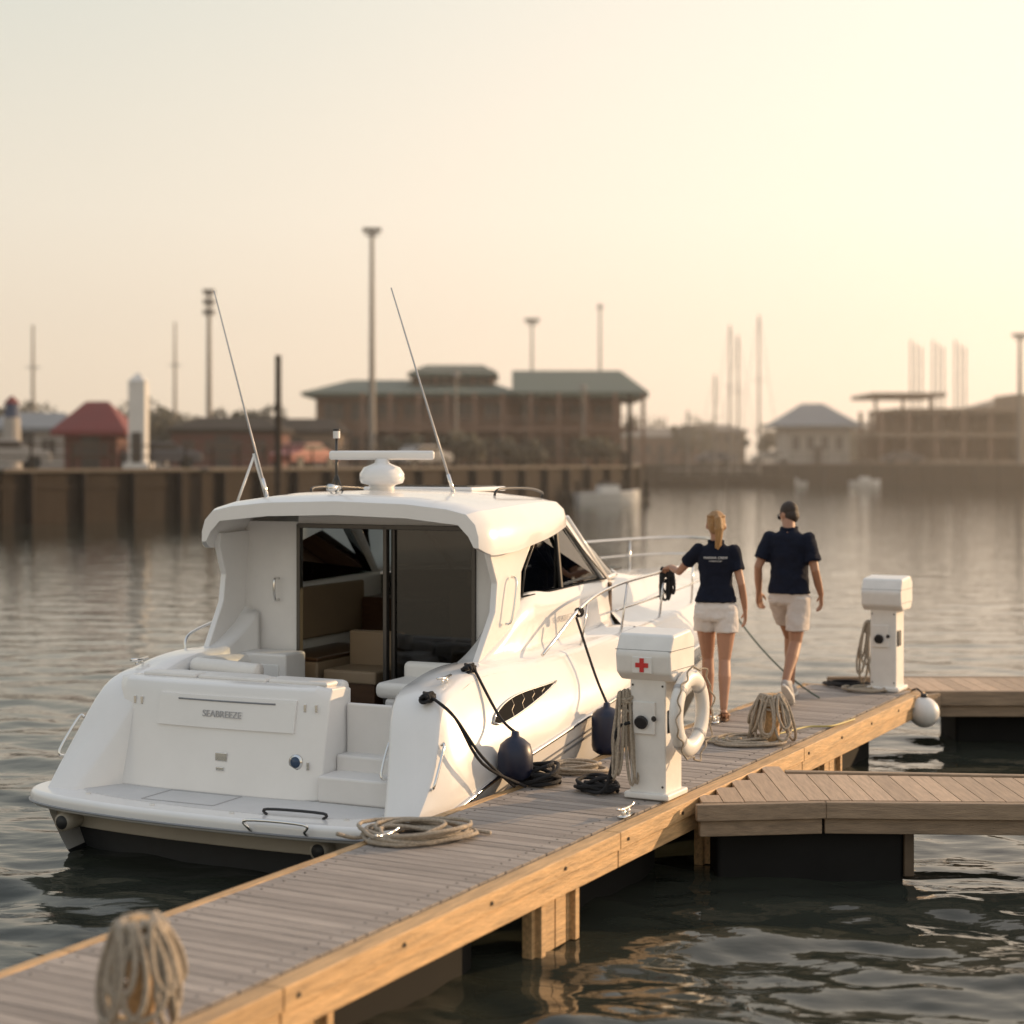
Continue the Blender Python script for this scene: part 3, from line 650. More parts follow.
    b=MB(); b.tube([(-.15,1.25,2.40),(-.15,1.1,2.40)],[.012,.03],10); b.tube([(-.15,1.22,2.34),(-.15,1.22,2.40)],.01,8); b.out('horn_trumpet',M['chrome'],g,smooth=True)
    def ant(bx,by,bz,tx,ty,tz):
        p=Vector((bx,by,bz)); q=Vector((tx,ty,tz)); tube('antenna',[p,p.lerp(q,.3),q],[.011,.009,.005],M['greyl2'],g,8); tube('antenna_ferrule',[p,p.lerp(q,.10)],.015,M['chrome'],g,8)
        cyl('antenna_base',(bx,by,bz-.03),.035,.04,M['chrome'],g)
    ant(-1.0,1.6,2.30,-1.39,1.45,3.90)
    tube('antenna_strut',[(-1.22,1.45,2.18),(-1.10,1.56,2.63)],.010,M['ped'],g,8)
    tube('antenna_strut',[(-1.02,1.62,2.28),(-1.105,1.56,2.65)],.010,M['ped'],g,8)
    ant(.50,1.8,2.34,.05,1.65,3.88)
    text('side_lettering','SEABREEZE',.06,(1.185,2.3,1.42),(R(86),0,R(90)),M['greyl2'],g)
    def fender(x,y,z,r,h,rnd,att):
        f=grp('fender',(x,y,z),0,g); b=MB()
        pr=[(0,-.5),(.5,-.48),(.85,-.38),(1,-.2),(1,.1),(.85,.32),(.5,.44),(.24,.5),(.2,.6),(0.05,.62)] if rnd else [(0,-.5),(.6,-.49),(.92,-.42),(1,-.32),(1,.28),(.9,.38),(.6,.45),(.25,.5),(.2,.58),(.05,.6)]
        b.rings([[Vector((r*q*math.cos(t),r*q*math.sin(t),h*k)) for t in [2*math.pi*i/22 for i in range(22)]] for q,k in [(max(q,.01),k) for q,k in pr]],True,True)
        b.out('body',M['navyf'],f,smooth=True)
        tube('lanyard',smoothpath([(0,0,h*.58),tuple((Vector(att)-Vector((x,y,z)))*.5+Vector((.03,0,-.01))),tuple(Vector(att)-Vector((x,y,z)))],6),.010,M['ropeblk'],f,7)
    fender(1.60,.50,.68,.115,.29,True,(1.26,.60,1.22)); fender(1.66,1.93,.66,.11,.34,False,(1.33,2.15,1.44))
    wraps(g,'cleat_wrap',(1.22,.60,1.225),M['ropeblk'],.010,5,.030)
    b=MB(); b.tube([(1.32+.025*math.cos(t),2.2+t*.004,1.47+.03*math.sin(t)) for t in [k*.5 for k in range(30)]],.008,6); b.out('rail_wrap',M['ropeblk'],g,smooth=True)
    hangloops(g,'rail_line_hank',(1.32,4.15,0),.018,1.69,8,.14,.28,.03,.011,M['ropeblk'],3)
    # stern lines led from the quarter cleat to the dock
    for e_,s_ in(((1.66,.36,.53),.03),((1.70,.44,.52),.07)):
        tube('mooring_line',sag((1.21,.05,1.11),Vector(e_)*1.0,s_)[:1]+smoothpath([(1.27,.02,1.10),(1.42,.0,1.0),(1.56,.10,.78-s_),e_],6),.010,M['ropeblk'],g,7)
    wraps(g,'quarter_wrap',(1.205,.05,1.105),M['ropeblk'],.011,6,.030)
    tube('bow_line',sag((1.15,6.0,1.40),(2.35,5.2,.52),.12),.008,M['ropeg'],g,7)
    return g
boat()

# ------------------------------------------------------------------ people
def fingers(b,wr,dr,side,up_,s=1.,curl=.5):
    """palm+5 fingers. wr wrist, dr hand dir, side: towards thumb, up_: palm-back normal"""
    wr=Vector(wr); dr=Vector(dr).normalized(); side=Vector(side); side=(side-dr*side.dot(dr)).normalized(); nrm=dr.cross(side)
    if nrm.dot(Vector(up_))<0: nrm=-nrm
    for k in range(5):
        o=(k-2)*.0145*s; b.capsule([wr+side*o*.5,wr+dr*.085*s+side*o],[.018*s,.012*s],8)
    ln=[.062,.075,.082,.074]; 
    for k in range(4):
        o=(k-1.5)*.0205*s; p=wr+dr*.085*s+side*o; c=dr.copy(); pts=[p]
        for j in range(3):
            c=(c-nrm*curl*(.5+.35*j)).normalized(); p=p+c*ln[k]*s*(.45,.32,.25)[j]; pts.append(p.copy())
        b.capsule(pts,[.0092*s,.0088*s,.008*s,.007*s],8)
    p=wr+dr*.03*s+side*.03*s; b.capsule([p,p+(dr*.5+side*.8)*.035*s,p+(dr*.85+side*.5-nrm*.3)*.068*s],[.013*s,.011*s,.009*s],8)
def ring(z,cx,cy,rx,ry,n=24,yaw=0,tilt=0):
    out=[]
    for k in range(n):
        t=2*math.pi*k/n; c,s=math.cos(t),math.sin(t)
        x=rx*math.copysign(abs(c)**.85,c); y=ry*math.copysign(abs(s)**.85,s)
        out.append(Vector((cx+x*math.cos(yaw)-y*math.sin(yaw),cy+x*math.sin(yaw)+y*math.cos(yaw),z+tilt*x)))
    return out
def head(g,skin,c,s,yaw,pitch,roll=0):
    rt=(Matrix.Rotation(yaw,3,'Z')@Matrix.Rotation(pitch,3,'X')@Matrix.Rotation(roll,3,'Y')); c=Vector(c)
    T=lambda x,y,z:c+rt@(Vector((x,y,z))*s)
    skin.ball(c,(.071*s,.090*s,.098*s),14,rt); skin.ball(T(0,.030,-.045),(.053*s,.060*s,.068*s),12,rt)
    skin.ball(T(0,.088,-.092),(.022*s,.018*s,.016*s),8,rt)
    skin.capsule([T(0,.088,.012),T(0,.108,-.025)],[.009*s,.014*s],8)
    for sd in(1,-1): skin.ball(T(sd*.074,-.005,-.02),(.010*s,.02*s,.03*s),8,rt)
    e=MB(); 
    for sd in(1,-1): e.ball(T(sd*.031,.083,.0),.0105*s,8)
    e.out('eyes',M['eye'],g,smooth=True)
    l=MB(); l.capsule([T(-.022,.088,-.06),T(0,.094,-.058),T(.022,.088,-.06)],[.004*s,.006*s,.004*s],8); l.out('mouth',M['lip'],g,smooth=True)
    return T,rt
def sleeve(s,p,q,f,r0,r1):
    """sleeve along the upper arm p->q up to fraction f, flaring a little at the hem"""
    p=Vector(p);q=Vector(q); s.ball(p,r0,10); s.tube([p,p.lerp(q,f*.5),p.lerp(q,f)],[r0,(r0+r1)/2,r1],16)
def woman():
    g=grp('woman',(1.66,13.84,DZ+.004),R(-8)); sk=MB()
    T,rt=head(g,sk,(.0,.025,1.575),1.,R(8),R(-10))
    sk.capsule([(0,-.0,1.38),(0,.008,1.46),(0,.02,1.53)],[.050,.043,.045])
    sk.rings([ring(.80,0,0,.13,.10),ring(.9,0,-.005,.155,.11),ring(1.07,0,.01,.11,.08),ring(1.22,0,.01,.125,.09),ring(1.34,0,0,.13,.075),ring(1.41,0,0,.065,.05)])
    Lg=[(-.085,.01,.86),(-.08,.07,.69),(-.068,.125,.47),(-.066,.10,.34),(-.062,.085,.2),(-.06,.085,.085)]
    Rg=[(.085,0,.86),(.080,-.02,.69),(.070,-.045,.47),(.072,-.11,.34),(.068,-.15,.2),(.066,-.175,.105)]
    for q,lift in((Lg,0),(Rg,.02)):
        sk.capsule(q,[.088,.077,.048,.052,.038,.030])
        fx,fy,fz=q[-1]; fz-=.04
        sk.capsule([(fx,fy-.012,fz),(fx*1.1,fy+.09,.042),(fx*1.25,fy+.165,.028)],[.030,.030,.023])
        for k in range(5): sk.capsule([(fx*1.2+(k-2)*.013,fy+.165,.024),(fx*1.25+(k-2)*.014,fy+.197-abs(k-1)*.005,.020)],[.010,.0085],6)
    shR=(.142,0,1.35); elR=(.205,-.045,1.09); wr=(.235,.045,.875)
    sk.capsule([shR,Vector(shR).lerp(Vector(elR),.5),elR,(.222,.005,.98),wr],[.042,.037,.031,.030,.021]); fingers(sk,wr,(.02,.12,-.9),(-.2,.9,.1),(1,0,0),.90,.35)
    shL=(-.142,0,1.355); elL=(-.305,.12,1.175); wr=(-.385,.285,1.205)
    sk.capsule([shL,Vector(shL).lerp(Vector(elL),.5),elL,(-.345,.205,1.19),wr],[.042,.037,.031,.029,.021]); fingers(sk,wr,(-.35,.75,-.12),(.7,.3,.2),(0,0,1),.90,.75)
    sk.out('body',M['skinw'],g,remesh=.0065,sm=3)
    s=MB(); s.rings([ring(.945,0,-.002,.170,.134),ring(.98,0,0,.163,.128),ring(1.03,0,.002,.145,.115),ring(1.09,0,.008,.130,.102),ring(1.2,0,.008,.140,.105),ring(1.3,0,0,.150,.098),ring(1.37,0,0,.132,.078),ring(1.41,0,.0,.072,.062),ring(1.435,0,.005,.062,.058)])
    sleeve(s,shR,elR,.58,.058,.060); sleeve(s,shL,elL,.58,.058,.060)
    s.out('polo_shirt',M['navy'],g,remesh=.0075,sm=3,fold=.028)
    c=MB(); c.tube([(.060*math.cos(t),.004+.056*math.sin(t),1.435+.004*math.sin(t)) for t in [2*math.pi*k/20 for k in range(21)]],.010,8); c.out('collar',M['navy'],g,smooth=True)
    text('back_print','MARINA CREW',.028,(0,-.116,1.305),(R(90),0,0),M['white'],g,.002); text('back_print_sub','HARBOR STAFF',.015,(0,-.117,1.278),(R(90),0,0),M['white'],g,.002)
    h=MB(); h.rings([ring(1.0,0,0,.130,.100),ring(.96,0,0,.145,.112),ring(.9,0,-.008,.168,.124),ring(.82,0,-.005,.176,.126),ring(.79,0,0,.16,.11)])
    h.rings([ring(.86,.086,-.003,.088,.115),ring(.78,.086,-.012,.091,.108),ring(.70,.086,-.02,.093,.104)]); h.rings([ring(.86,-.086,-.003,.088,.115),ring(.78,-.086,.03,.091,.108),ring(.70,-.086,.06,.093,.104)])
    h.out('shorts',M['shortw'],g,remesh=.0075,sm=2,fold=.026)
    k=MB(); k.ball(T(0,-.014,.018),(.077,.092,.092),14,rt); k.ball(T(0,-.035,-.02),(.072,.070,.073),12,rt); k.ball(T(0,-.105,.04),(.03,.028,.03),8)
    k.capsule([T(0,-.105,.04),T(.004,-.150,.01),T(.006,-.160,-.06),T(.0,-.150,-.14),T(-.004,-.135,-.22)],[.026,.034,.036,.028,.010])
    for q in range(9): k.capsule([T(.02*math.sin(q),-.15,.01),T(.032*math.sin(q*1.9),-.170+.012*math.cos(q*1.9),-.07),T(.026*math.sin(q*2.3),-.135,-.19-.012*(q%3))],[.009,.010,.005],6)
    for q in range(9): a=-1.2+q*.3; k.capsule([T(.076*math.sin(a),-.02,.05+.03*math.cos(a)),T(.06*math.sin(a),-.085,.045+.02*math.cos(a)),T(.01*math.sin(a),-.115,.04)],[.009,.008,.006],6)
    k.out('hair_ponytail',M['blond'],g,remesh=.005,sm=1)
    b=MB()
    for q in(Lg,Rg):
        fx,fy,fz=q[-1]; fx*=1.1
        b.rings([[Vector((fx+.038*math.cos(t)*(1+.1*math.sin(t)),fy+.08+.125*math.sin(t),z)) for t in [2*math.pi*u/20 for u in range(20)]] for z in(0,.016)])
        b.tube([(fx-.034,fy+.13,.02),(fx,fy+.13,.072),(fx+.034,fy+.13,.02)],.008,6); b.tube([(fx-.03,fy-.01,.02),(fx-.028,fy-.045,.07),(fx+.028,fy-.045,.07),(fx+.03,fy-.01,.02)],.006,6)
    b.out('sandals',M['sandal'],g,smooth=True)
def man():
    g=grp('man',(2.42,14.85,DZ+.004),R(-24)); sk=MB()
    T,rt=head(g,sk,(-.03,.11,1.625),1.04,R(50),R(-20))
    sk.capsule([(0,.0,1.44),(-.01,.035,1.50),(-.02,.07,1.56)],[.060,.056,.054])
    sk.rings([ring(.86,0,0,.14,.105),ring(.95,0,0,.15,.115),ring(1.1,0,.01,.14,.10),ring(1.28,0,.015,.155,.11),ring(1.41,0,0,.165,.085),ring(1.47,0,0,.075,.06)])
    L_=[(-.085,.02,.90),(-.075,.15,.73),(-.06,.27,.53),(-.055,.27,.38),(-.05,.25,.22),(-.05,.24,.09)]
    R_=[(.085,-.0,.90),(.088,-.06,.72),(.085,-.11,.51),(.082,-.22,.40),(.08,-.33,.29),(.078,-.42,.20)]
    for q in(L_,R_): sk.capsule(q,[.096,.081,.054,.057,.041,.033])
    shR=(.170,0,1.405); elR=(.240,-.04,1.14); wr=(.255,.11,.92)
    sk.capsule([shR,Vector(shR).lerp(Vector(elR),.5),elR,(.250,.03,1.02),wr],[.050,.045,.037,.036,.025]); fingers(sk,wr,(-.05,.3,-.9),(-.4,.8,.1),(1,0,0),1.0,.5)
    shL=(-.170,0,1.405); elL=(-.255,-.08,1.16); wr=(-.28,.03,.93)
    sk.capsule([shL,Vector(shL).lerp(Vector(elL),.5),elL,(-.27,-.02,1.04),wr],[.050,.045,.037,.036,.025]); fingers(sk,wr,(-.05,.3,-.85),(.4,.8,.1),(-1,0,0),1.0,.6)
    sk.out('body',M['skinm'],g,remesh=.0065,sm=3)
    s=MB(); s.rings([ring(.935,0,0,.182,.146),ring(.98,0,0,.176,.140),ring(1.05,0,.004,.168,.130),ring(1.15,0,.008,.164,.122),ring(1.26,0,.012,.178,.125),ring(1.36,0,.004,.190,.113),ring(1.43,0,0,.162,.088),ring(1.475,0,.01,.082,.072),ring(1.505,0,.018,.070,.066)])
    sleeve(s,shR,elR,.72,.068,.072); sleeve(s,shL,elL,.72,.068,.072)
    s.out('polo_shirt',M['navy'],g,remesh=.0075,sm=3,fold=.032)
    c=MB(); c.tube([(-.004+.069*math.cos(t),.02+.064*math.sin(t),1.50+.008*math.sin(t)) for t in [2*math.pi*k/20 for k in range(21)]],.013,8); c.out('collar',M['navy'],g,smooth=True)
    h=MB(); h.rings([ring(1.0,0,0,.150,.115),ring(.95,0,0,.164,.128),ring(.86,0,0,.176,.134),ring(.83,0,0,.16,.11)])
    h.rings([ring(.90,-.09,.01,.096,.124),ring(.76,-.082,.125,.096,.114),ring(.64,-.072,.205,.096,.108)]); h.rings([ring(.90,.09,.0,.096,.124),ring(.75,.09,-.04,.096,.114),ring(.62,.09,-.075,.096,.108)])
    h.out('shorts',M['shortk'],g,remesh=.0075,sm=2,fold=.03)
    k=MB(); k.ball(T(0,-.012,.020),(.0755,.0925,.087),14,rt); k.ball(T(0,-.035,-.03),(.069,.064,.068),12,rt); k.out('hair',M['darkhair'],g,remesh=.006,sm=1)
    b=MB(); b.tube([T(-.078,-.01,.008),T(-.07,.07,.006),T(-.03,.098,.004),T(.03,.098,.004),T(.07,.07,.006),T(.078,-.01,.008)],.004,6)
    for sd in(1,-1): b.ball(T(sd*.032,.097,-.004),(.024,.010,.018),8,rt)
    b.out('sunglasses',M['black'],g,smooth=True)
    sh=MB(); so_=MB()
    def shoe(hx,hy,hz,d,pit):
        rr=Matrix.Rotation(d,3,'Z')@Matrix.Rotation(pit,3,'X'); o=Vector((hx,hy,hz)); P=lambda x,y,z:o+rr@Vector((x,y,z))
        sh.capsule([P(0,-.02,.06),P(0,.02,.085)],[.042,.042]); sh.capsule([P(0,-.035,.045),P(0,.06,.05),P(0,.15,.038),P(0,.20,.03)],[.039,.044,.041,.028])
        so_.rings([[P((.048-.006*(math.sin(t)<0))*math.cos(t),.085+.155*math.sin(t),z) for t in [2*math.pi*q/24 for q in range(24)]] for z in(0,.026)])
    shoe(-.05,.22,0,R(4),0); shoe(.078,-.43,.140,R(-4),R(-42))
    sh.out('sneakers',M['shoe'],g,remesh=.008,sm=2); so_.out('sneaker_soles',M['sole'],g,bevel=.006)
woman(); man()

# ------------------------------------------------------------------ far shore
B=dict(
 land=mat('land_surface',(.15,.125,.10),.9,var=.3,vscale=.2),
 wall=mat('bulkhead_timber',(.034,.026,.020),.9,var=.4,vscale=1.2,stretch=(1,1,.25),spec=.2),
 pile=mat('pile_timber',(.03,.024,.02),.9,var=.3,vscale=2,spec=.2),
 cap=mat('cap_concrete',(.12,.10,.08),.85,var=.12,vscale=.6),
 brick=mat('brown_brick',(.20,.12,.085),.85,var=.15,vscale=1.5),
 redb=mat('red_siding',(.12,.05,.04),.8,var=.15,vscale=1),
 redr=mat('red_roof',(.16,.03,.028),.7,var=.1,vscale=1),
 green=mat('green_metal_roof',(.08,.105,.085),.7,var=.12,vscale=.5),
 bluer=mat('blue_grey_roof',(.20,.21,.22),.7,var=.1,vscale=.5),
 conc=mat('concrete_pale',(.20,.17,.14),.85,var=.12,vscale=.6),
 whitew=mat('white_siding',(.34,.31,.28),.7,var=.08,vscale=1),
 whiteb=mat('white_hull_paint',(.62,.6,.57),.5,var=.05,vscale=1),
 dark=mat('window_dark',(.05,.04,.035),.35),
 steel=mat('galvanised_steel',(.20,.18,.16),.6,.2),
 leaf=mat('distant_foliage',(.08,.072,.048),.9,var=.4,vscale=1.2,island=.4),
 tan=mat('tan_stucco',(.22,.16,.115),.85,var=.1,vscale=.7),
)
shore=[(-95,32),(-60,47),(-20.5,68),(-14,76),(8,112),(13,176),(60,178),(140,182),(700,200)]
LZ=2.15
vs=[(x,y,LZ) for x,y in shore]+[(2500,3500,LZ),(-2500,3500,LZ),(-2500,20,LZ),(-300,20,LZ)]
mk('ground',vs,[tuple(range(len(vs)))],B['land'])
def seawall():
    g=grp('seawall'); w=MB(); p=MB(); c=MB()
    for i in range(len(shore)-1):
        a=Vector((*shore[i],0)); b_=Vector((*shore[i+1],0)); d=b_-a; L_=d.length; an=math.atan2(d.y,d.x); m=(a+b_)/2
        if i<8:
            w.box((m.x,m.y+.02,.9),(L_,.25,2.6),an); c.box((m.x,m.y,LZ+.02),(L_,.6,.14),an); w.box((m.x,m.y-.16,1.5),(L_,.12,.22),an)
        sp=2.5; n=int(L_/sp); nn=Vector((d.y,-d.x,0)).normalized()
        for k in range(n):
            if i>6: break
            q=a+d*((k+.5)/n)+nn*.28; p.tube([(q.x,q.y,-1),(q.x,q.y,LZ-.05)],.16,8)
    w.out('sheet_wall',B['wall'],g); c.out('cap',B['cap'],g); p.out('piles',B['pile'],g)
seawall()
def hip(mb,cx,cy,wx,wy,z0,z1,rx):
    a,b_=wx/2,wy/2; mb.add([(cx-a,cy-b_,z0),(cx+a,cy-b_,z0),(cx+a,cy+b_,z0),(cx-a,cy+b_,z0),(cx-a+rx,cy,z1),(cx+a-rx,cy,z1),(cx-a,cy-b_,z0-.25),(cx+a,cy-b_,z0-.25),(cx+a,cy+b_,z0-.25),(cx-a,cy+b_,z0-.25)],
      [(0,1,5,4),(2,3,4,5),(1,2,5),(3,0,4),(6,7,8,9),(0,1,7,6),(1,2,8,7),(2,3,9,8),(3,0,6,9)])
def wins(mb,fr,x0,x1,y,z,w_,h,n):
    for k in range(n):
        x=x0+(x1-x0)*(k+.5)/n; mb.box((x,y-.03,z),(w_,.08,h)); fr.box((x,y-.06,z-h/2-.06),(w_+.2,.12,.1)); fr.box((x,y-.075,z),(.06,.04,h-.02))
def pavilion():
    g=grp('waterfront_restaurant'); w=MB();r=MB();d=MB();f=MB();p=MB()
    Y=130
    w.box((-7.5,Y+6,4.9),(15,12,5.6)); w.box((4.3,Y+8,4.9),(8.6,8,5.6)); w.box((-4.5,Y+6,8.6),(6.2,6,2.2))
    hip(r,-7.6,Y+6,16.6,16,7.7,9.0,3); hip(r,-4.6,Y+6,7,9,9.35,10.2,1.2)
    r.add([(0,Y-3,7.7),(10.2,Y-3,7.7),(0,Y+5,9.7),(8.6,Y+5,9.7),(0,Y+13,7.7),(10.2,Y+13,7.7),(0,Y-3,7.45),(10.2,Y-3,7.3),(10.2,Y+13,7.3),(0,Y+13,7.45)],[(0,1,3,2),(2,3,5,4),(1,5,3),(6,7,8,9),(0,1,7,6),(1,5,8,7),(4,5,8,9)])
    for z in(4.9,): p.box((-1,Y-1.6,z),(21,3.2,.25)); 
    p.box((-1,Y-3.1,5.85),(21,.08,.08)); p.box((-1,Y-3.1,5.4),(21,.05,.05))
    for k in range(11):
        x=-11.2+k*2.1; p.box((x,Y-3,4.9),(.26,.26,5.4))
        for j in range(5): p.box((x+.35*j+.3,Y-3.1,5.45),(.05,.05,.9))
    wins(d,f,-14.6,-.4,Y,6.3,1.5,1.3,7); wins(d,f,-14.6,-.4,Y,3.6,1.5,1.5,7); wins(d,f,.4,8.2,Y+4,6.3,1.5,1.3,4); wins(d,f,.4,8.2,Y+4,3.6,1.5,1.5,4)
    wins(d,f,-7.4,-1.6,Y+3,8.75,1.2,.8,4)
    w.out('walls',B['brick'],g); r.out('roof',B['green'],g); d.out('windows',B['dark'],g); f.out('frames',B['tan'],g); p.out('terrace',B['brick'],g)
pavilion()
def simple(name,x,y,wx,wy,h,rh,wm,rm,n=3,over=.5,floors=1,rx=None):
    g=grp(name,(x,y,LZ)); w=MB();r=MB();d=MB();f=MB()
    w.box((0,wy/2,h/2),(wx,wy,h)); hip(r,0,wy/2,wx+2*over,wy+2*over,h+.1,h+rh,wx/2 if rx is None else rx)
    fh=h/floors
    for q in range(floors): wins(d,f,-wx/2+.3,wx/2-.3,0,q*fh+fh*.55,min(1.1,wx/n*.45),fh*.36,n)
    d.box((0,-.03,1.0),(.95,.07,2.0))
    w.out('walls',wm,g); r.out('roof',rm,g); d.out('windows',B['dark'],g); f.out('frames',wm,g); return g
simple('red_roof_kiosk',-22.3,90,2.8,2.8,1.9,1.7,B['redb'],B['redr'],2,.6)
g=grp('harbour_marker_tower',(-18.9,86,LZ)); b=MB(); b.box((0,0,2.2),(.85,.85,4.4)); b.add([(-.46,-.46,4.4),(.46,-.46,4.4),(.46,.46,4.4),(-.46,.46,4.4),(0,0,4.9)],[(0,1,4),(1,2,4),(2,3,4),(3,0,4),(0,1,2,3)]); b.box((0,0,.15),(1.3,1.3,.3)); b.out('shaft',B['whiteb'],g); box('door',(0,-.46,1.0),(.5,.06,1.7),B['dark'],g)
simple('red_warehouse',-18.0,106,6.5,7,2.3,.9,B['redb'],B['pile'],4,.3,1,1.5)
simple('white_boathouse',-27.5,96,4.6,5,2.2,1.0,B['whitew'],B['bluer'],3,.3,1,1)
simple('grey_shed',-33,101,5,6,2.0,1.2,B['conc'],B['conc'],3,.3)
simple('tan_shop',-15.0,118,6,6,2.4,1.0,B['tan'],B['pile'],4,.3,1,1)
g=grp('small_lighthouse',(-25.3,86,LZ)); b=MB(); b.tube([(0,0,0),(0,0,2.6)],[.5,.4],14); b.out('tower',B['whitew'],g); b=MB(); b.tube([(0,0,2.6),(0,0,3.3)],.36,12); b.out('lantern',mat('lantern_blue',(.04,.06,.12),.4),g); b=MB(); b.tube([(0,0,3.3),(0,0,3.7)],[.45,.05],12); b.out('cap',B['redr'],g)
simple('blue_roof_pavilion',33.8,188,7.0,7,4.2,2.6,B['whitew'],B['bluer'],4,1.2,1)
simple('harbour_office',18,205,9,8,3.2,1.2,B['brick'],B['conc'],5,.4,1,2)
simple('tan_hotel',26,222,9,9,4.2,1.0,B['tan'],B['conc'],6,.4,2,2)
def deckbldg():
    g=grp('open_deck_building',(50.5,186,LZ)); s=MB(); c=MB(); w=MB()
    for z,x0,x1 in((.2,-11,12),(3.2,-10.5,12),(5.9,-8.5,6),(7.6,-11,-3)): s.box(((x0+x1)/2,6,z),(x1-x0,12,.45))
    for k in range(8):
        for y in(.4,6,11.5): c.box((-10+k*3.0,y,3.0),(.4,.4,6.0))
    for k in range(3): c.box((-10.5+k*3,1,6.8),(.3,.3,1.9))
    s.box((.8,0,4.1),(22,.08,.1))
    s.box((8.5,5,5.4),(7.5,8,4.6))
    w.box((0,9,1.9),(20,.3,2.9)); w.box((-2,9,4.7),(14,.3,2.2))
    s.out('slabs',B['tan'],g); c.out('columns',B['brick'],g); w.out('back_walls',B['brick'],g)
    simple('glass_annex',60.5,190,7,8,7.0,.3,B['conc'],B['conc'],5,.1,2,3)
deckbldg()
def lamp(name,px,y,ztop,head='bar',r=.12):
    x=(px-512)/1700*y; g=grp(name,(x,y,LZ)); h=ztop-LZ
    b=MB(); b.tube([(0,0,0),(0,0,h)],[r*1.3,r*.7],10); b.out('pole',B['steel'],g)
    b=MB()
    if head=='bar': b.box((0,0,h),(1.3,.5,.28)); b.box((0,0,h-.35),(.9,.4,.12))
    elif head=='cage':
        for z in(0,-.7,-1.4): b.box((0,0,h+z),(.75,.6,.35))
    else: b.tube([(0,0,h-.3),(0,0,h+.1)],[.35,.1],10)
    b.out('head',B['steel'],g)
Z=lambda py,y:2.6+(460-py)*y/1700
lamp('floodlight_mast',372,118,Z(230,118),'bar',.2); lamp('floodlight_mast',209,118,Z(292,118),'cage',.18)
lamp('street_lamp',532,150,Z(320,150),'bar',.13); lamp('street_lamp',600,160,Z(305,160),'cap',.13); lamp('street_lamp',456,120,Z(372,120),'cap',.09); lamp('street_lamp',583,125,Z(385,125),'cap',.09); lamp('street_lamp',525,128,Z(392,128),'cap',.09)
lamp('street_lamp',1020,150,Z(335,150),'bar',.2)
for px,y,py in((280,78,356),(629,108,395),(490,112,440)):
    x=(px-512)/1700*y; g=grp('timber_pile',(x,y-.6,0)); b=MB(); b.tube([(0,0,-1),(0,0,Z(py,y))],[.17,.14],10); b.out('pile',B['pile'],g)
def sail(px,y,py):
    x=(px-512)/1700*y; g=grp('moored_sailboat',(x,y,0)); h=Z(py,y)
    b=MB(); b.tube([(0,0,.6),(0,0,h)],[.13,.08],8); b.box((0,0,h*.62),(1.3,.06,.06)); b.tube([(-2.6,0,1.1),(0,0,h)],.02,5); b.tube([(2.4,0,1.1),(0,0,h)],.02,5); b.tube([(0,0,1.6),(-2.2,0,1.6)],.09,8); b.out('mast_and_rigging',B['steel'],g)
    b=MB(); R_=[]
    for t,w_,z in((-3.2,.7,.75),(-2,1.0,.75),(0,1.2,.75),(2,.8,.85),(3.6,.05,1.0)): R_.append([Vector((t,-w_,z)),Vector((t,-w_*.7,.1)),Vector((t,0,-.3)),Vector((t,w_*.7,.1)),Vector((t,w_,z))])
    b.rings(R_,True,True); b.box((-.2,0,1.0),(2.0,.9,.35)); b.out('hull',B['wall'],g)
for px,y,py in((730,172,325),(738,174,335),(759,170,315),(715,172,375),(688,170,410)): sail(px,y,py)
for px,y,py in((33,112,325),(175,125,322)):
    x=(px-512)/1700*y; g=grp('flag_pole',(x,y,LZ)); b=MB(); b.tube([(0,0,0),(0,0,Z(py,y)-LZ)],[.16,.07],8); b.box((0,0,(Z(py,y)-LZ)*.7),(.9,.08,.08)); b.out('pole',B['steel'],g)
g=grp('mast_rack',(46,196,LZ)); b=MB()
for k in range(9): b.tube([(k*.85,k%3,0),(k*.85,k%3,Z(340+(k%3)*3,196)-LZ)],.10,6)
b.out('masts',B['steel'],g)
g=grp('promenade_railing'); b=MB()
for i in range(2,7):
    a=Vector((*shore[i],0)); c=Vector((*shore[i+1],0)); d=c-a; nn=Vector((-d.y,d.x,0)).normalized()*.8; n=int(d.length/1.8)
    for k in range(n): q=a+d*(k/n)+nn; b.box((q.x,q.y,LZ+.55),(.08,.08,1.1))
    m=(a+c)/2+nn
    for z in(1.08,.6): b.box((m.x,m.y,LZ+z),(d.length,.06,.06),math.atan2(d.y,d.x))
b.out('rails',B['pile'],g)
def runabout(x,y,rz,s):
    g=grp('moored_motorboat',(x,y,0),rz); b=MB(); R_=[]
    for t,w_,z in((-2.4,.9,.8),(-1,1.0,.82),(1,.9,.9),(2.2,.5,1.0),(2.9,.05,1.1)): R_.append([Vector((t,-w_,z))*s,Vector((t,-w_*.75,.0))*s,Vector((t,0,-.2))*s,Vector((t,w_*.75,.0))*s,Vector((t,w_,z))*s])
    b.rings(R_,True,True); b.box((.2*s,0,1.15*s),(1.6*s,1.2*s,.6*s)); b.out('hull',B['whiteb'],g); box('windscreen',(.3*s,0,1.5*s),(1.2*s,1.1*s,.3*s),B['dark'],g,bevel=.05)
for x,y,rz,s in((36,174,.1,.6),(29,174,2.9,.5),(5.6,102,.3,.75)): runabout(x,y,rz,s)
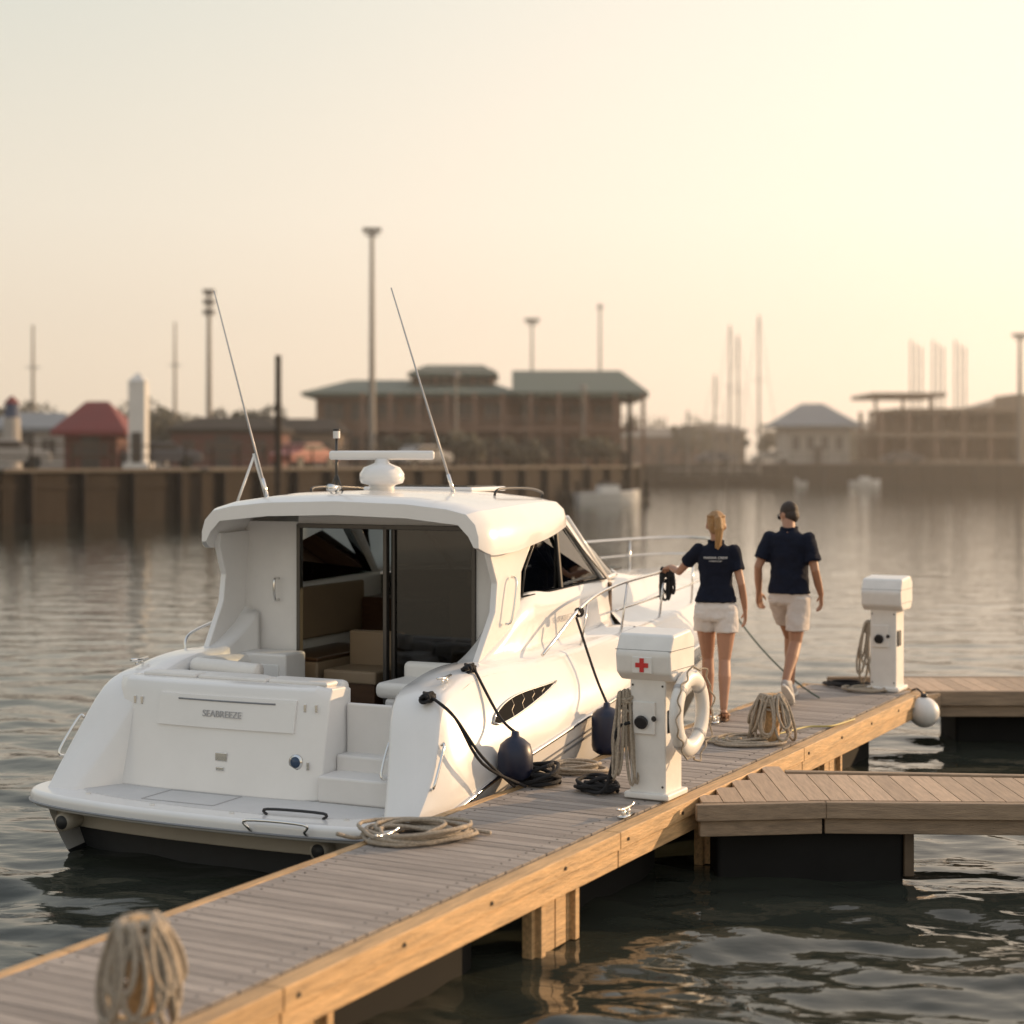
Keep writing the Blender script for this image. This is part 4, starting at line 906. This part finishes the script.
def car(x,y,rz,col):
    g=grp('parked_car',(x,y,LZ),rz); m=mat('car_paint',col,.4); b=MB()
    pr=[(-2.1,.35),(-2.15,.8),(-1.3,.95),(-.8,1.4),(.6,1.42),(1.2,.98),(2.1,.85),(2.15,.35)]
    n=len(pr); b.add([(u,s_*.85,z) for s_ in(-1,1) for u,z in pr],[tuple(range(n)),tuple(range(n,2*n))]+[(k,(k+1)%n,(k+1)%n+n,k+n) for k in range(n)]); b.out('body',m,g,bevel=.06)
    b=MB(); b.box((-.1,0,1.17),(1.7,1.72,.3)); b.out('windows',B['dark'],g); b=MB()
    for u in(-1.35,1.35):
        for s_ in(-.8,.8): b.tube([(u,s_-.1,.33),(u,s_+.1,.33)],.33,14)
    b.out('wheels',M['rubber'],g)
for x,y,rz,c in((-24,80,.4,(.3,.28,.26)),(-19,92,.3,(.08,.08,.09)),(-12,98,1.,(.25,.05,.04)),(-6,112,.8,(.35,.34,.33)),(22,184,0,(.1,.1,.12)),(28,184,0,(.35,.33,.3)),(42,183,0,(.12,.1,.1))): car(x,y,rz,c)
g=grp('harbour_dock'); b=MB(); b.box((5.4,105,.55),(6.5,2.2,.3)); 
b.out('deck',B['conc'],g); b=MB()
for k in range(5): b.tube([(2.6+k*1.4,103.8,-1),(2.6+k*1.4,103.8,1.3)],.15,8)
b.out('piles',B['pile'],g)
def trees(name,items,seed):
    rn=random.Random(seed); vs=[];fs=[]; t=MB()
    for x,y,h,w_ in items:
        t.tube([(x,y,LZ),(x,y,LZ+h*.5)],[.2,.1],6)
        cl=[(rn.gauss(0,w_*.3),rn.gauss(0,w_*.25),h*rn.uniform(.4,.85),rn.uniform(.5,1.1)*w_*.28) for _ in range(10)]
        for cx,cy,cz,cr in cl:
            for _ in range(90):
                d=Vector((rn.gauss(0,1),rn.gauss(0,1),rn.gauss(0,1))).normalized()*cr*rn.uniform(.6,1.1)
                c=Vector((x+cx,y+cy,LZ+cz))+d; u=Vector((rn.uniform(-1,1),rn.uniform(-1,1),rn.uniform(-1,1))).normalized(); v=u.orthogonal().normalized(); s=rn.uniform(.12,.28)
                n=len(vs); vs+= [c+u*s,c+v*s*.6,c-u*s,c-v*s*.6]; fs.append((n,n+1,n+2,n+3))
    g=grp(name); mk('foliage',vs,fs,B['leaf'],g); t.out('trunks',B['pile'],g)
rn=random.Random(11)
trees('distant_trees',[(rn.uniform(10,75),rn.uniform(200,240),rn.uniform(3.5,6),rn.uniform(3,6)) for _ in range(34)]+[(rn.uniform(-42,-12),rn.uniform(120,150),rn.uniform(3,5.5),rn.uniform(3,5)) for _ in range(14)]+[(rn.uniform(-8,12),rn.uniform(116,124),rn.uniform(1.5,2.6),rn.uniform(1.5,2.5)) for _ in range(6)],4)
for i,(x,y,wx,h) in enumerate(((95,260,40,6),(52,250,22,5),(5,260,26,5),(-70,200,30,5),(-45,180,16,4.2),(72,240,10,8))):
    simple('storage_shed',x,y,wx,12,h,1.2,B['tan' if i%2 else 'conc'],B['conc'],int(wx/3),.4,1,3)
